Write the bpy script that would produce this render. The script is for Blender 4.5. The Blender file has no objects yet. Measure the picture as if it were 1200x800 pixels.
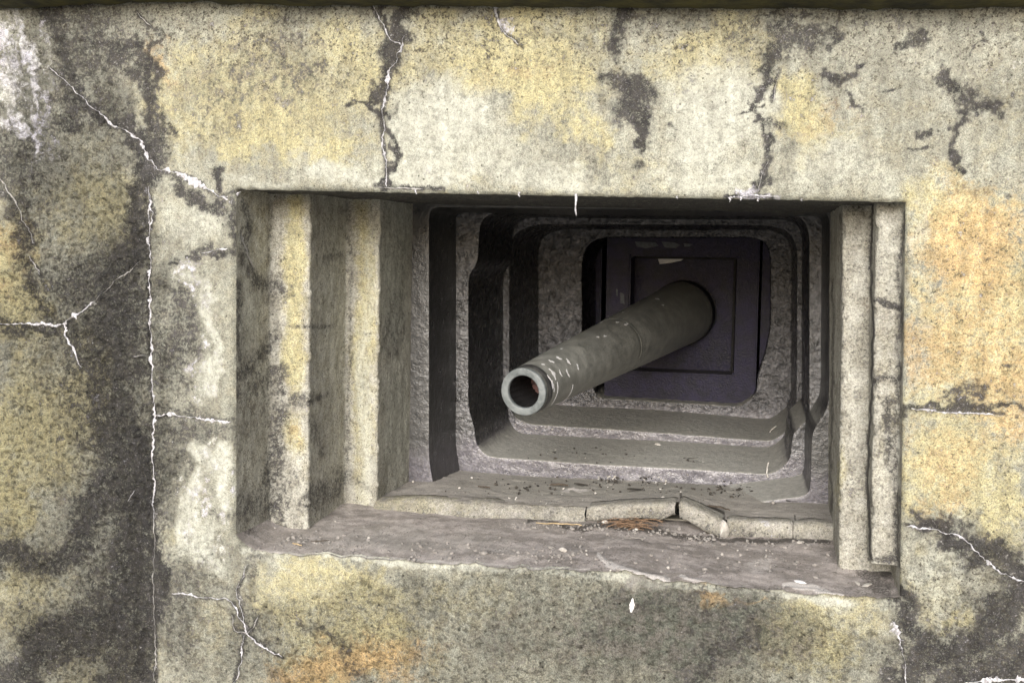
import bpy, bmesh, math, random
import numpy as np
from mathutils import Vector, Matrix
random.seed(7)
rng = np.random.default_rng(7)
PI = math.pi
scene = bpy.context.scene
COL = scene.collection

# ------------------------------------------------------------------ camera
W, H, LENS = 1200.0, 800.0, 38.0
FPX = LENS / 36.0 * W
CAMH, D = 1.75, 2.53                       # eye height, distance to the wall plane (Y = 0)
RHO = math.radians(0.7)
vx, vy = 905 - 600, 290 - 400              # vanishing point of the wall's normal
ox = vx * math.cos(RHO) + vy * math.sin(RHO)
oy = -vx * math.sin(RHO) + vy * math.cos(RHO)
PSI = math.atan(ox / FPX); PHI = -math.atan(oy / FPX * math.cos(PSI))
fwd = Vector((-math.sin(PSI) * math.cos(PHI), math.cos(PSI) * math.cos(PHI), -math.sin(PHI)))
rt0 = Vector((math.cos(PSI), math.sin(PSI), 0)); up0 = rt0.cross(fwd)
rt = rt0 * math.cos(RHO) + up0 * math.sin(RHO); up = rt.cross(fwd)
CAM = Vector((0, -D, CAMH))
cd = bpy.data.cameras.new('camera'); cam = bpy.data.objects.new('camera', cd); COL.objects.link(cam)
cd.lens = LENS; cd.sensor_width = 36; cd.clip_end = 2000; cd.clip_start = 0.05
cam.matrix_world = Matrix(((rt.x, up.x, -fwd.x, CAM.x), (rt.y, up.y, -fwd.y, CAM.y), (rt.z, up.z, -fwd.z, CAM.z), (0, 0, 0, 1)))
scene.camera = cam
F_, R_, U_ = np.array(fwd), np.array(rt), np.array(up)
C_ = np.array(CAM)

def at(px, py, Y=0.0):
    "measured point on a plane parallel to the wall, Y metres behind its face"
    px, py = np.asarray(px, float)[..., None], np.asarray(py, float)[..., None]
    d = F_ * FPX + R_ * (px - 600) + U_ * (400 - py)
    return C_ + d * ((Y - C_[1]) / d[..., 1:2])
def proj(P):
    q = P - C_
    z = q @ F_
    return 600 + FPX * (q @ R_) / z, 400 - FPX * (q @ U_) / z
def dep(s): return D / s - D
Y1, Y2, Y3, Y4, Y5, Y6, Y7 = [dep(s) for s in (.9255, .844, .768, .711, .632, .565, .512)]

# ------------------------------------------------------------------ noise
def _h(ix, iy, iz, seed):
    n = (ix.astype(np.int64) * 374761393 + iy.astype(np.int64) * 668265263 + iz.astype(np.int64) * 2147483647 + seed * 1274126177) & 0xffffffff
    n = ((n ^ (n >> 13)) * 1274126177) & 0xffffffff
    n = (n ^ (n >> 16)) & 0xffffffff
    return n / 4294967295.0
def vnoise(x, y, z=None, seed=0):
    x = np.asarray(x, float); y = np.asarray(y, float)
    z = np.zeros_like(x) if z is None else np.asarray(z, float) + 0 * x
    ix, iy, iz = np.floor(x), np.floor(y), np.floor(z)
    fx, fy, fz = x - ix, y - iy, z - iz
    fx = fx * fx * (3 - 2 * fx); fy = fy * fy * (3 - 2 * fy); fz = fz * fz * (3 - 2 * fz)
    r = 0
    for a in (0, 1):
        for b in (0, 1):
            for c in (0, 1):
                w = (fx if a else 1 - fx) * (fy if b else 1 - fy) * (fz if c else 1 - fz)
                r = r + w * _h(ix + a, iy + b, iz + c, seed)
    return r - .5
def fbm(x, y, z=None, oct=4, seed=0, g=.5):
    r = 0; a = 1; f = 1
    for i in range(oct):
        r = r + a * vnoise(x * f, y * f, None if z is None else z * f, seed + i * 17); a *= g; f *= 2.03
    return r
def sst(a, b, x):
    t = np.clip((x - a) / (b - a), 0, 1); return t * t * (3 - 2 * t)

# ------------------------------------------------------------------ stain authoring
def paint(px, py, blobs=(), strokes=(), warp=1.0, seed=0):
    wx = px + warp * (34 * fbm(px / 62, py / 62, oct=3, seed=seed + 1) + 15 * fbm(px / 14, py / 14, oct=3, seed=seed + 3, g=.7))
    wy = py + warp * (34 * fbm(px / 62, py / 62, oct=3, seed=seed + 5) + 15 * fbm(px / 14, py / 14, oct=3, seed=seed + 9, g=.7))
    out = np.zeros_like(px)
    for b in blobs:
        x, y, rx, ry, s = b[:5]; soft = b[5] if len(b) > 5 else .65
        r = np.sqrt(((wx - x) / rx) ** 2 + ((wy - y) / ry) ** 2)
        out = np.maximum(out, s * (1 - sst(1 - soft, 1 + soft, r)))
    for pts, w, s in strokes:
        ws = w if isinstance(w, (list, tuple)) else [w] * len(pts)
        for i in range(len(pts) - 1):
            (x0, y0), (x1, y1) = pts[i], pts[i + 1]
            dx, dy = x1 - x0, y1 - y0
            kk = min(1.0, .25 + max(ws) / 13.0)
            qx = px + (wx - px) * kk; qy = py + (wy - py) * kk
            t = np.clip(((qx - x0) * dx + (qy - y0) * dy) / (dx * dx + dy * dy), 0, 1)
            d = np.hypot(qx - x0 - t * dx, qy - y0 - t * dy)
            ww = ws[i] * (1 - t) + ws[i + 1] * t
            out = np.maximum(out, s * (1 - sst(.2, 1.75, d / ww)))
    return out

# ------------------------------------------------------------------ object helpers
def link(o, parent=None):
    COL.objects.link(o)
    if parent is not None: o.parent = parent
    return o
def thing(name, label, cat, loc=(0, 0, 0), group=None):
    o = link(bpy.data.objects.new(name, None)); o.location = loc
    o['label'] = label; o['category'] = cat
    if group: o['group'] = group
    o.empty_display_size = .1
    return o
def tag(o, label, cat, group=None):
    o['label'] = label; o['category'] = cat
    if group: o['group'] = group
    return o
def origin_of(p):
    q = np.zeros(3)
    while p is not None: q = q + np.array(p.location); p = p.parent
    return q
def mesh_np(name, V, Fc, mat, parent=None, smooth=True, attrs=None):
    me = bpy.data.meshes.new(name)
    V = np.asarray(V, float); off = origin_of(parent)
    me.from_pydata((V - off).tolist(), [], Fc if isinstance(Fc, list) else Fc.tolist())
    if attrs:
        for k, a in attrs.items():
            at_ = me.attributes.new(k, 'FLOAT_COLOR', 'POINT')
            at_.data.foreach_set('color', np.ascontiguousarray(a, dtype=np.float32).ravel())
    if smooth: me.polygons.foreach_set('use_smooth', [True] * len(me.polygons))
    me.materials.append(mat); me.update()
    return link(bpy.data.objects.new(name, me), parent)
def grid_faces(nu, nv, wrap=False, flip=False, keep=None):
    i = np.arange(nu - (0 if wrap else 1)); j = np.arange(nv - 1)
    I, J = np.meshgrid(i, j, indexing='ij'); I2 = (I + 1) % nu
    f = np.stack([I * nv + J, I2 * nv + J, I2 * nv + J + 1, I * nv + J + 1], -1)
    if keep is not None: f = f[keep]
    f = f.reshape(-1, 4)
    return f[:, ::-1] if flip else f

# ------------------------------------------------------------------ materials
def nt(name):
    m = bpy.data.materials.new(name); m.use_nodes = True
    t = m.node_tree; t.nodes.clear()
    o = t.nodes.new('ShaderNodeOutputMaterial'); b = t.nodes.new('ShaderNodeBsdfPrincipled')
    t.links.new(b.outputs[0], o.inputs[0])
    return m, t, b
class N:
    def __init__(s, t):
        s.t = t
        s.co = t.nodes.new('ShaderNodeNewGeometry').outputs['Position']
    def l(s, a, b): s.t.links.new(a, b)
    def put(s, sock, v):
        if isinstance(v, bpy.types.NodeSocket): s.l(v, sock)
        elif isinstance(v, (tuple, list)) and len(v) == 3 and sock.type == 'RGBA': sock.default_value = (*v, 1)
        else: sock.default_value = v
    def noise(s, scale, detail=4, rough=.55, dist=0, co=None, off=None):
        n = s.t.nodes.new('ShaderNodeTexNoise'); n.inputs['Scale'].default_value = scale
        n.inputs['Detail'].default_value = detail; n.inputs['Roughness'].default_value = rough; n.inputs['Distortion'].default_value = dist
        co = co or s.co
        if off:
            mp = s.t.nodes.new('ShaderNodeMapping'); mp.inputs['Location'].default_value = off; s.l(co, mp.inputs[0]); co = mp.outputs[0]
        s.l(co, n.inputs['Vector']); return n.outputs[0]
    def scaled(s, v):
        mp = s.t.nodes.new('ShaderNodeMapping'); mp.inputs['Scale'].default_value = v; s.l(s.co, mp.inputs[0]); return mp.outputs[0]
    def voro(s, scale, co=None, feat='F1'):
        n = s.t.nodes.new('ShaderNodeTexVoronoi'); n.feature = feat; n.inputs['Scale'].default_value = scale
        s.l(co or s.co, n.inputs['Vector']); return n.outputs['Distance']
    def m(s, op, a, b=0.0, clamp=False):
        n = s.t.nodes.new('ShaderNodeMath'); n.operation = op; n.use_clamp = clamp
        s.put(n.inputs[0], a); s.put(n.inputs[1], b); return n.outputs[0]
    def step(s, x, a, b, lo=0.0, hi=1.0):
        n = s.t.nodes.new('ShaderNodeMapRange'); n.interpolation_type = 'SMOOTHSTEP'
        s.put(n.inputs[0], x); n.inputs[1].default_value = a; n.inputs[2].default_value = b
        n.inputs[3].default_value = lo; n.inputs[4].default_value = hi; return n.outputs[0]
    def mix(s, f, a, b, mode='MIX'):
        n = s.t.nodes.new('ShaderNodeMix'); n.data_type = 'RGBA'; n.blend_type = mode
        s.put(n.inputs['Factor'], f); s.put(n.inputs[6], a); s.put(n.inputs[7], b); return n.outputs[2]
    def attr(s, name):
        n = s.t.nodes.new('ShaderNodeAttribute'); n.attribute_name = name
        q = s.t.nodes.new('ShaderNodeSeparateColor'); s.l(n.outputs['Color'], q.inputs[0])
        return q.outputs[0], q.outputs[1], q.outputs[2], n.outputs['Alpha']
    def bump(s, h, st, dist, nrm=None):
        n = s.t.nodes.new('ShaderNodeBump'); s.put(n.inputs['Strength'], st); n.inputs['Distance'].default_value = dist
        s.l(h, n.inputs['Height'])
        if nrm: s.l(nrm, n.inputs['Normal'])
        return n.outputs[0]
    def upness(s):
        g = s.t.nodes.new('ShaderNodeNewGeometry'); q = s.t.nodes.new('ShaderNodeSeparateXYZ')
        s.l(g.outputs['Normal'], q.inputs[0]); return q.outputs[2]

def concrete(name, base=(.40, .41, .36), base2=(.24, .245, .215), dustup=False):
    m, t, b = nt(name); n = N(t)
    dark, yel, ora, spk = n.attr('stain_a'); pal, whi, rel, grn = n.attr('stain_b')
    big = n.noise(5, 5, .6); mid = n.noise(26, 6, .65); fine = n.noise(150, 5, .7); fin2 = n.noise(330, 3, .7, off=(3, 1, 2))
    streak = n.noise(34, 4, .6, co=n.scaled((1, 1, .22)))
    c = n.mix(n.step(big, .32, .68), base, base2)
    c = n.mix(n.step(mid, .35, .7, 0, .45), c, (.47, .45, .35))
    cell = n.noise(60, 4, .75, off=(2, 9, 4))
    cf, cm, cc, c2 = [n.m('MULTIPLY', n.m('SUBTRACT', q, .5), 2.0) for q in (fine, mid, cell, fin2)]
    mm = n.m('ADD', n.m('MULTIPLY', cf, .7), n.m('ADD', n.m('MULTIPLY', cm, .8), n.m('MULTIPLY', cc, .6)))
    yf = n.step(n.m('ADD', yel, n.m('MULTIPLY', mm, .85)), .1, 1.0, 0, .92)
    c = n.mix(yf, c, n.mix(n.step(cell, .35, .65), (.63, .575, .335), (.355, .34, .215)))
    of = n.step(n.m('ADD', ora, n.m('MULTIPLY', mm, .9)), .15, 1.0, 0, .8)
    c = n.mix(of, c, n.mix(n.step(mid, .35, .65), (.68, .46, .23), (.40, .29, .15)))
    pf = n.step(n.m('ADD', pal, n.m('MULTIPLY', mm, .45)), .1, .95, 0, .85)
    c = n.mix(pf, c, (.52, .535, .48))
    gf = n.step(n.m('ADD', grn, n.m('MULTIPLY', mm, .8)), .2, 1.0, 0, .8)
    c = n.mix(gf, c, n.mix(n.step(mid, .4, .6), (.12, .135, .115), (.22, .21, .20)))
    # black lichen / damp soot, ragged and granular at its rim
    dn = n.m('ADD', n.m('MULTIPLY', cm, .55), n.m('ADD', n.m('MULTIPLY', cc, .9), n.m('ADD', n.m('MULTIPLY', c2, .9), n.m('MULTIPLY', cf, .9))))
    df = n.step(n.m('ADD', dark, n.m('MULTIPLY', dn, 1.05)), .16, .92, 0, .97)
    dcol = n.mix(n.step(mid, .4, .62), (.017, .0165, .020), (.060, .058, .062))
    dcol = n.mix(n.step(fine, .54, .68, 0, .65), dcol, (.24, .235, .24))  # pale grains painted in as relief highlights on the dark parts
    c = n.mix(df, c, dcol)
    # speckle of tiny black dots
    sp = n.m('ADD', spk, n.m('MULTIPLY', cm, 1.0))
    sd = n.step(n.noise(150, 3, .6, off=(7, 3, 1)), .56, .66)
    c = n.mix(n.m('MULTIPLY', sd, n.step(sp, .0, .8, .18, .9)), c, (.075, .068, .055))
    s2 = n.step(n.noise(75, 5, .7, off=(1, 8, 3)), .54, .62)
    c = n.mix(n.m('MULTIPLY', s2, n.step(sp, .35, 1.1, 0, .9)), c, (.06, .054, .048))
    pit = n.step(n.voro(48), .06, .17, 1, 0)
    pitm = n.m('MULTIPLY', pit, n.step(n.noise(17, 2), .50, .60))
    c = n.mix(n.m('MULTIPLY', pitm, .8), c, (.05, .047, .04))
    wf = n.step(n.m('ADD', whi, n.m('MULTIPLY', mm, 1.1)), .3, 1.0, 0, .9)
    c = n.mix(wf, c, n.mix(n.step(big, .4, .6), (.60, .60, .70), (.60, .61, .58)))
    c = n.mix(n.m('SUBTRACT', 1.0, n.m('MULTIPLY', pf, .55)), c, n.mix(1.0, c, n.mix(n.step(fin2, .34, .66), (.58, .58, .58), (1.36, 1.36, 1.34)), 'MULTIPLY'))
    c = n.mix(1.0, c, n.mix(n.step(cell, .34, .66), (.78, .775, .77), (1.18, 1.18, 1.16)), 'MULTIPLY')
    c = n.mix(1.0, c, n.mix(n.step(streak, .3, .7), (.84, .83, .82), (1.12, 1.12, 1.12)), 'MULTIPLY')
    hgt = n.noise(70, 6, .62, dist=.12)
    c = n.mix(n.m('MULTIPLY', n.step(hgt, .50, .37), n.step(rel, 0, 1, .25, .9)), c, n.mix(.7, c, (.04, .038, .032)))  # relief shade put into the colour: hollows of the bump darkened
    if dustup:
        c = n.mix(n.step(n.upness(), .4, .9, 0, .65), c, n.mix(mid, (.30, .265, .27), (.20, .175, .175)))
    n.put(b.inputs['Base Color'], c); b.inputs['Roughness'].default_value = .88
    b.inputs['Specular IOR Level'].default_value = .25
    h1 = n.m('ADD', n.m('MULTIPLY', hgt, 1.0), n.m('MULTIPLY', pitm, -.8))
    nb = n.bump(h1, n.step(rel, 0, 1, .3, 1.0), .038)
    nb = n.bump(fin2, .5, .0022, nb)
    n.put(b.inputs['Normal'], nb)
    return m

M_WALL = concrete('weathered_concrete')
M_JAMB = concrete('jamb_concrete', (.56, .56, .515), (.42, .415, .38))

def sill_mat():
    m, t, b = nt('dusty_sill'); n = N(t)
    dark, yel, ora, spk = n.attr('stain_a'); pal, whi, rel, grn = n.attr('stain_b')
    mid = n.noise(28, 6, .65); fine = n.noise(170, 5, .7); fin2 = n.noise(380, 3, .7)
    c = n.mix(n.step(mid, .35, .66), (.54, .495, .48), (.34, .31, .295))
    c = n.mix(n.step(n.noise(9, 5, .7, co=n.scaled((1, 1.6, 1))), .40, .60, 0, .75), c, (.20, .18, .165))
    c = n.mix(n.step(n.noise(14, 6, .75, off=(4, 4, 4)), .54, .66, 0, .55), c, (.62, .58, .55))
    c = n.mix(grn, c, n.mix(mid, (.50, .49, .44), (.34, .33, .30)))
    c = n.mix(n.step(n.m('ADD', pal, n.m('MULTIPLY', n.m('SUBTRACT', mid, .5), 1.2)), .3, .8), c, (.74, .71, .68))
    c = n.mix(n.step(n.m('ADD', dark, n.m('MULTIPLY', n.m('SUBTRACT', fine, .5), 1.4)), .3, .75, 0, .9), c, (.06, .055, .05))
    c = n.mix(n.m('MULTIPLY', n.step(n.noise(160, 3, .6), .58, .66), n.step(n.noise(11, 4, .6, off=(9, 1, 1)), .42, .6, .15, .9)), c, (.05, .045, .04))
    c = n.mix(n.step(n.noise(190, 2, off=(5, 5, 5)), .70, .76, 0, .7), c, (.55, .53, .5))
    c = n.mix(1.0, c, n.mix(n.step(fin2, .3, .7), (.72, .72, .72), (1.22, 1.2, 1.2)), 'MULTIPLY')
    n.put(b.inputs['Base Color'], c); b.inputs['Roughness'].default_value = .92
    nb = n.bump(n.noise(42, 6, .75), .28, .006); nb = n.bump(fin2, .5, .002, nb)
    n.put(b.inputs['Normal'], nb)
    return m
M_SILL = sill_mat()

LOWZ = CAMH - .655
def steel(name, c0, c1, rough, bscale, bdist, dust=True, spec=.5, metal=0.0, side_shade=False, dustc=(.50, .495, .455)):
    m, t, b = nt(name); n = N(t)
    mid = n.noise(22, 6, .65); fine = n.noise(120, 4, .65)
    c = n.mix(n.step(mid, .3, .7), c0, c1)
    c = n.mix(n.step(fine, .64, .78, 0, .5), c, (.20, .19, .18))
    lowm = 0.0
    if dust:
        low = n.t.nodes.new('ShaderNodeSeparateXYZ'); n.l(n.co, low.inputs[0])
        lowm = n.step(n.m('ADD', low.outputs[2], n.m('MULTIPLY', n.m('SUBTRACT', mid, .5), .12)), LOWZ + .03, LOWZ - .05, 0, 1) if side_shade else 0.0
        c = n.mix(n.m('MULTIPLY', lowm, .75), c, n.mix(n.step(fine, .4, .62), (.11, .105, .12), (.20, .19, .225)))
        uf = n.step(n.m('ADD', n.upness(), n.m('MULTIPLY', n.m('SUBTRACT', fine, .5), .9)), .25, .8, 0, .93)
        c = n.mix(uf, c, n.mix(n.step(n.noise(55, 6, .75), .36, .62), tuple(x * .68 for x in dustc), dustc))
        n.put(b.inputs['Roughness'], n.m('ADD', n.m('MULTIPLY', uf, .5), n.step(mid, .3, .7, rough - .06, rough + .1)))
    else:
        n.put(b.inputs['Roughness'], n.step(mid, .3, .7, rough - .08, rough + .12))
    if side_shade:
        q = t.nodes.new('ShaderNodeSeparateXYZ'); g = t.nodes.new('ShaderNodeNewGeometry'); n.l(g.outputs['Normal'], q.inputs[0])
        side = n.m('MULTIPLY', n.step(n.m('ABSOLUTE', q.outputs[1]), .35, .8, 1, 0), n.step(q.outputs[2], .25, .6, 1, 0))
        c = n.mix(n.m('MULTIPLY', side, .9), c, (.012, .012, .012))  # shade of the reveals painted in: sideways faces go near black
    n.put(b.inputs['Base Color'], c); n.put(b.inputs['Metallic'], n.m('MULTIPLY', n.m('SUBTRACT', 1.0, lowm), metal) if side_shade else metal)
    b.inputs['Specular IOR Level'].default_value = spec
    nb = n.bump(n.noise(bscale, 5, .55, dist=.25), n.m('SUBTRACT', .85, n.m('MULTIPLY', lowm, .6)) if side_shade else .85, bdist)
    nb = n.bump(n.noise(125, 3, .6), .5, .004, nb); nb = n.bump(n.noise(260, 3, .6), .4, .0015, nb)
    n.put(b.inputs['Normal'], nb)
    return m
M_CAST = steel('black_painted_cast_steel', (.085, .086, .09), (.21, .21, .225), .22, 44, .019, spec=.8, metal=.55, side_shade=True)
M_CAST2 = steel('smooth_black_steel', (.06, .06, .06), (.10, .10, .10), .32, 34, .006, spec=.8, side_shade=True)
M_CAST3 = steel('worn_black_cast_steel', (.085, .086, .088), (.19, .19, .197), .26, 50, .012, spec=.8, metal=.5, side_shade=True)
M_PLATE = steel('blue_black_plate', (.008, .008, .022), (.036, .032, .075), .42, 20, .001, dust=True, spec=.25, dustc=(.12, .115, .13))
M_GUN = steel('olive_grey_gun_steel', (.16, .164, .15), (.29, .293, .272), .38, 14, .004, dust=False, spec=.45)
M_MUZ = steel('bare_muzzle_steel', (.10, .115, .118), (.22, .24, .245), .45, 60, .002, dust=False, spec=.5)
M_BAND = steel('blackened_band', (.03, .03, .032), (.11, .11, .108), .42, 60, .003, dust=False, spec=.6)
M_BLK = steel('matt_black', (.012, .012, .013), (.02, .019, .02), .6, 40, .002, dust=False, spec=.3)

def plain(name, c0, c1, scale=60, rough=.85, bd=.002):
    m, t, b = nt(name); n = N(t)
    f = n.noise(scale, 5, .65)
    n.put(b.inputs['Base Color'], n.mix(n.step(f, .3, .7), c0, c1)); b.inputs['Roughness'].default_value = rough
    n.put(b.inputs['Normal'], n.bump(n.noise(scale * 3, 4, .6), .6, bd)); return m
M_LIME = plain('lime_deposit', (.80, .80, .86), (.26, .255, .27), 150, .85, .003)
M_LIMEF = plain('faint_lime_deposit', (.52, .51, .50), (.34, .33, .33), 160, .85, .003)
M_RUST = plain('rusty_plug', (.22, .12, .11), (.07, .045, .045), 60)
M_WHITE = plain('white_paint_and_glint', (.85, .85, .86), (.72, .72, .74), 90, .6, .001)
M_GREY = plain('faded_grey_paint', (.13, .15, .17), (.07, .075, .09), 90, .6, .001)
M_STONE = plain('grey_stone', (.36, .34, .32), (.20, .19, .18), 70)
M_PSTONE = plain('pale_stone', (.62, .60, .56), (.42, .40, .37), 70)
M_TWIG = plain('dead_twig', (.05, .038, .03), (.10, .08, .06), 80)
M_STRAW = plain('dry_straw', (.36, .24, .15), (.18, .11, .07), 90)
M_PSTRAW = plain('pale_straw', (.55, .44, .27), (.40, .30, .17), 90)
M_LEAF = plain('dead_leaf', (.028, .026, .023), (.07, .062, .052), 60)
M_MORTAR = concrete('mortar', (.42, .41, .385), (.31, .30, .285))
M_MOSS = plain('mossy_ledge', (.075, .068, .020), (.018, .018, .012), 14, .95, .01)
M_BOUNCE = plain('pale_bounce_ground', (.42, .40, .36), (.30, .29, .26), 3, .95, .03)  # unseen ground, made pale to bounce light up
M_PLAINCON = plain('plain_concrete', (.30, .29, .25), (.22, .21, .18), 4, .9, .01)

# ------------------------------------------------------------------ stain lists (what the wall really carries)
DARK_S = [
 ([(128, 300), (135, 400), (140, 470), (150, 560), (150, 640), (150, 720), (140, 830)], [42, 48, 44, 38, 46, 40, 30], .86),
 ([(120, 560), (75, 640), (-10, 665)], [30, 24, 18], .85), ([(150, 690), (90, 750), (-10, 800)], [34, 30, 36], .9),
 ([(65, -10), (68, 60), (82, 140)], [18, 17, 16], .8), ([(80, 95), (130, 135), (165, 185), (165, 240), (160, 300)], [12, 13, 20, 24, 20], .95),
 ([(120, 42), (158, 48), (168, 90), (170, 150), (165, 200)], [10, 11, 11, 13, 16], .9),
 ([(178, 25), (180, 45), (168, 60)], [4, 5, 7], .8),
 ([(-10, 200), (28, 275), (45, 330), (60, 365)], [12, 12, 14, 10], .72), ([(-10, 384), (75, 384), (130, 350)], [10, 12, 14], .8),
 ([(85, 400), (115, 450), (130, 520)], [14, 18, 22], .8), ([(171, 520), (173, 600), (174, 680), (176, 830)], [13, 15, 17, 15], 1.0),
 ([(200, 205), (228, 214), (262, 232)], [8, 9, 7], .85), ([(268, 190), (273, 222)], [7, 8], .95), ([(272, 240), (276, 300)], [3, 4], .8),
 ([(216, 300), (245, 296), (275, 297)], [5, 7, 6], .85), ([(190, 488), (270, 492)], [10, 8], .55),
 ([(486, -10), (478, 30), (466, 65), (447, 100), (443, 125), (446, 160), (454, 218)], [16, 15, 15, 12, 7, 6, 8], 1.0),
 ([(433, -10), (440, 22), (456, 42)], [6, 6, 8], .95), ([(414, 122), (424, 127), (442, 126)], [3, 4, 4], .9), ([(455, 134), (466, 128)], [3, 4], .6),
 ([(733, -10), (733, 30), (733, 62)], [18, 18, 14], .88), ([(700, 92), (730, 92)], [11, 9], .9), ([(715, 108), (745, 100), (765, 115)], [16, 14, 14], .85),
 ([(735, 110), (736, 150), (740, 183)], [24, 22, 10], .95), ([(735, 204), (745, 200)], [4, 4], .8), ([(788, 145), (790, 148)], [4, 4], .8),
 ([(925, 40), (935, 60), (975, 48), (998, 44)], [24, 22, 9, 7], .78), ([(912, 65), (910, 110), (907, 135), (904, 155), (893, 190), (888, 226)], [13, 8, 6, 7, 7, 5], .9),
 ([(908, 123), (890, 128), (871, 135)], [2, 1.5, 2], .85), ([(905, 140), (925, 142)], [5, 6], .7),
 ([(975, 101), (1000, 92), (1024, 80)], [5, 11, 5], .97), ([(990, 108), (1012, 136)], [3, 2], .9), ([(1030, 108), (1044, 104)], [2, 2], .8),
 ([(1072, 30), (1073, 60)], [10, 10], .82), ([(1052, 70), (1070, 62)], [5, 7], .85), ([(1100, 70), (1098, 92)], [5, 5], .6),
 ([(1102, 86), (1125, 103), (1145, 112), (1170, 113)], [8, 11, 12, 8], .88), ([(1134, 120), (1122, 150), (1119, 180), (1126, 205)], [8, 6, 7, 6], .9),
 ([(1074, 158), (1092, 159)], [4, 3], .85), ([(1068, 179), (1085, 172)], [3, 4], .85), ([(1146, 28), (1158, 42), (1134, 63)], [1.5, 3, 1.5], .85),
 ([(1145, 20), (1160, 14)], [5, 4], .6), ([(890, 21), (948, 22)], [2, 3], .85), ([(943, 14), (952, 18)], [5, 4], .8),
 ([(1062, 480), (1110, 478), (1150, 486), (1210, 486)], [5, 8, 8, 4], .95), ([(1120, 464), (1150, 466)], [8, 10], .7),
 ([(1066, 612), (1100, 612), (1140, 625), (1165, 650), (1210, 690)], [8, 12, 17, 22, 20], 1.0), ([(1120, 600), (1140, 600)], [10, 10], .75),
 ([(1185, 690), (1165, 730), (1120, 755), (1080, 770)], [28, 34, 30, 26], .95), ([(1050, 690), (1068, 735), (1072, 800)], [18, 24, 30], .95),
 ([(1130, 800), (1210, 770)], [32, 40], .95), ([(1056, 470), (1056, 540)], [3, 2], .5),
 ([(352, 742), (400, 746), (425, 770)], [9, 8, 10], .55), ([(285, 660), (285, 700)], [12, 14], .5),
 ([(690, 735), (715, 745)], [10, 12], .4), ([(805, 790), (880, 750)], [18, 22], .55), ([(830, 700), (760, 705)], [8, 10], .35),
 ([(130, 330), (160, 330)], [8, 8], .8)]
DARK_B = [(110, 330, 70, 50, .7), (150, 480, 40, 120, .7), (215, 345, 40, 40, .62), (100, 40, 60, 60, .62), (120, 120, 30, 60, .6), (190, 560, 20, 90, .6), (60, 640, 90, 30, .4), (340, 70, 60, 30, .42), (240, 130, 30, 60, .3), (560, 40, 60, 20, .3), (860, 25, 330, 14, .45), (400, 18, 200, 8, .35), (40, 210, 70, 90, .30), (120, 420, 80, 140, .6), (60, 760, 120, 50, .5), (140, 640, 60, 120, .6), (90, 60, 40, 70, .5), (300, 150, 110, 80, .14), (690, 60, 300, 46, .22), (1050, 90, 160, 80, .2), (28, 160, 42, 120, .6), (215, 385, 36, 90, .62), (225, 510, 48, 36, .62), (241, 580, 12, 13, .75), (262, 612, 12, 18, .5),
 (205, 560, 28, 60, .5), (205, 720, 26, 90, .5), (242, 655, 40, 16, .35), (300, 40, 60, 20, .3), (320, 24, 22, 14, .5), (270, 90, 30, 70, .32),
 (400, 78, 22, 24, .4), (120, 70, 36, 30, .35), (880, 30, 60, 16, .45), (780, 30, 40, 16, .4), (640, 25, 30, 12, .3), (1140, 230, 20, 8, .3), (1184, 236, 9, 6, .7),
 (1085, 40, 60, 40, .12), (560, 740, 60, 40, .14), (850, 745, 60, 50, .35), (700, 700, 50, 20, .3), (60, 500, 60, 100, .14), (125, 205, 12, 50, .3), (1168, 430, 4, 4, .7)]
YEL_B = [(20, 320, 34, 90, .9), (105, 240, 50, 66, .62), (60, 480, 76, 90, .78), (18, 560, 40, 90, .85), (35, 700, 60, 62, .62), (120, 770, 70, 60, .45),
 (300, 110, 120, 84, .85), (420, 70, 60, 70, .75), (330, 175, 110, 20, .9), (590, 60, 120, 50, .92), (650, 100, 60, 46, .95), (690, 160, 26, 30, .75), (560, 100, 50, 30, .7), (540, 210, 60, 12, .4), (780, 60, 40, 30, .6),
 (840, 60, 70, 50, .8), (935, 130, 34, 60, .85), (960, 150, 60, 30, .55), (720, 215, 120, 12, .35), (1120, 260, 66, 60, .9), (1150, 380, 90, 110, .85), (1120, 540, 80, 80, .9), (1130, 460, 90, 30, .7),
 (1090, 700, 16, 40, .55), (1180, 600, 30, 60, .8), (1120, 740, 18, 12, .7), (400, 690, 90, 36, .72), (340, 710, 50, 40, .6), (420, 760, 90, 50, .8), (560, 700, 60, 30, .4), (950, 745, 66, 46, .75), (1000, 715, 40, 20, .5), (1050, 300, 10, 40, .5),
 (110, 140, 40, 40, .3), (145, 260, 20, 40, .3), (1060, 130, 50, 60, .2), (240, 720, 30, 60, .35), (200, 610, 26, 16, .5), (1180, 120, 40, 60, .25)]
ORA_B = [(200, 78, 14, 32, .62), (1150, 290, 80, 70, .8), (1130, 400, 80, 70, .6), (1180, 450, 50, 80, .65), (1110, 540, 60, 50, .5), (1110, 590, 40, 22, .5), (1090, 500, 40, 14, .4), (405, 775, 84, 36, .9), (345, 790, 50, 18, .85), (470, 800, 40, 14, .6),
 (862, 703, 44, 7, .85), (15, 290, 30, 50, .5), (560, 110, 10, 30, .3), (1060, 280, 8, 20, .5), (690, 740, 16, 16, .35), (620, 95, 40, 16, .4), (950, 140, 40, 20, .35)]
SILL_LIP = [([(284, 645), (400, 655), (560, 665), (660, 672), (735, 677), (785, 687), (830, 688), (917, 698), (1000, 704)], [4, 4, 5, 5, 5, 4, 4, 5, 5], .9)]
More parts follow.
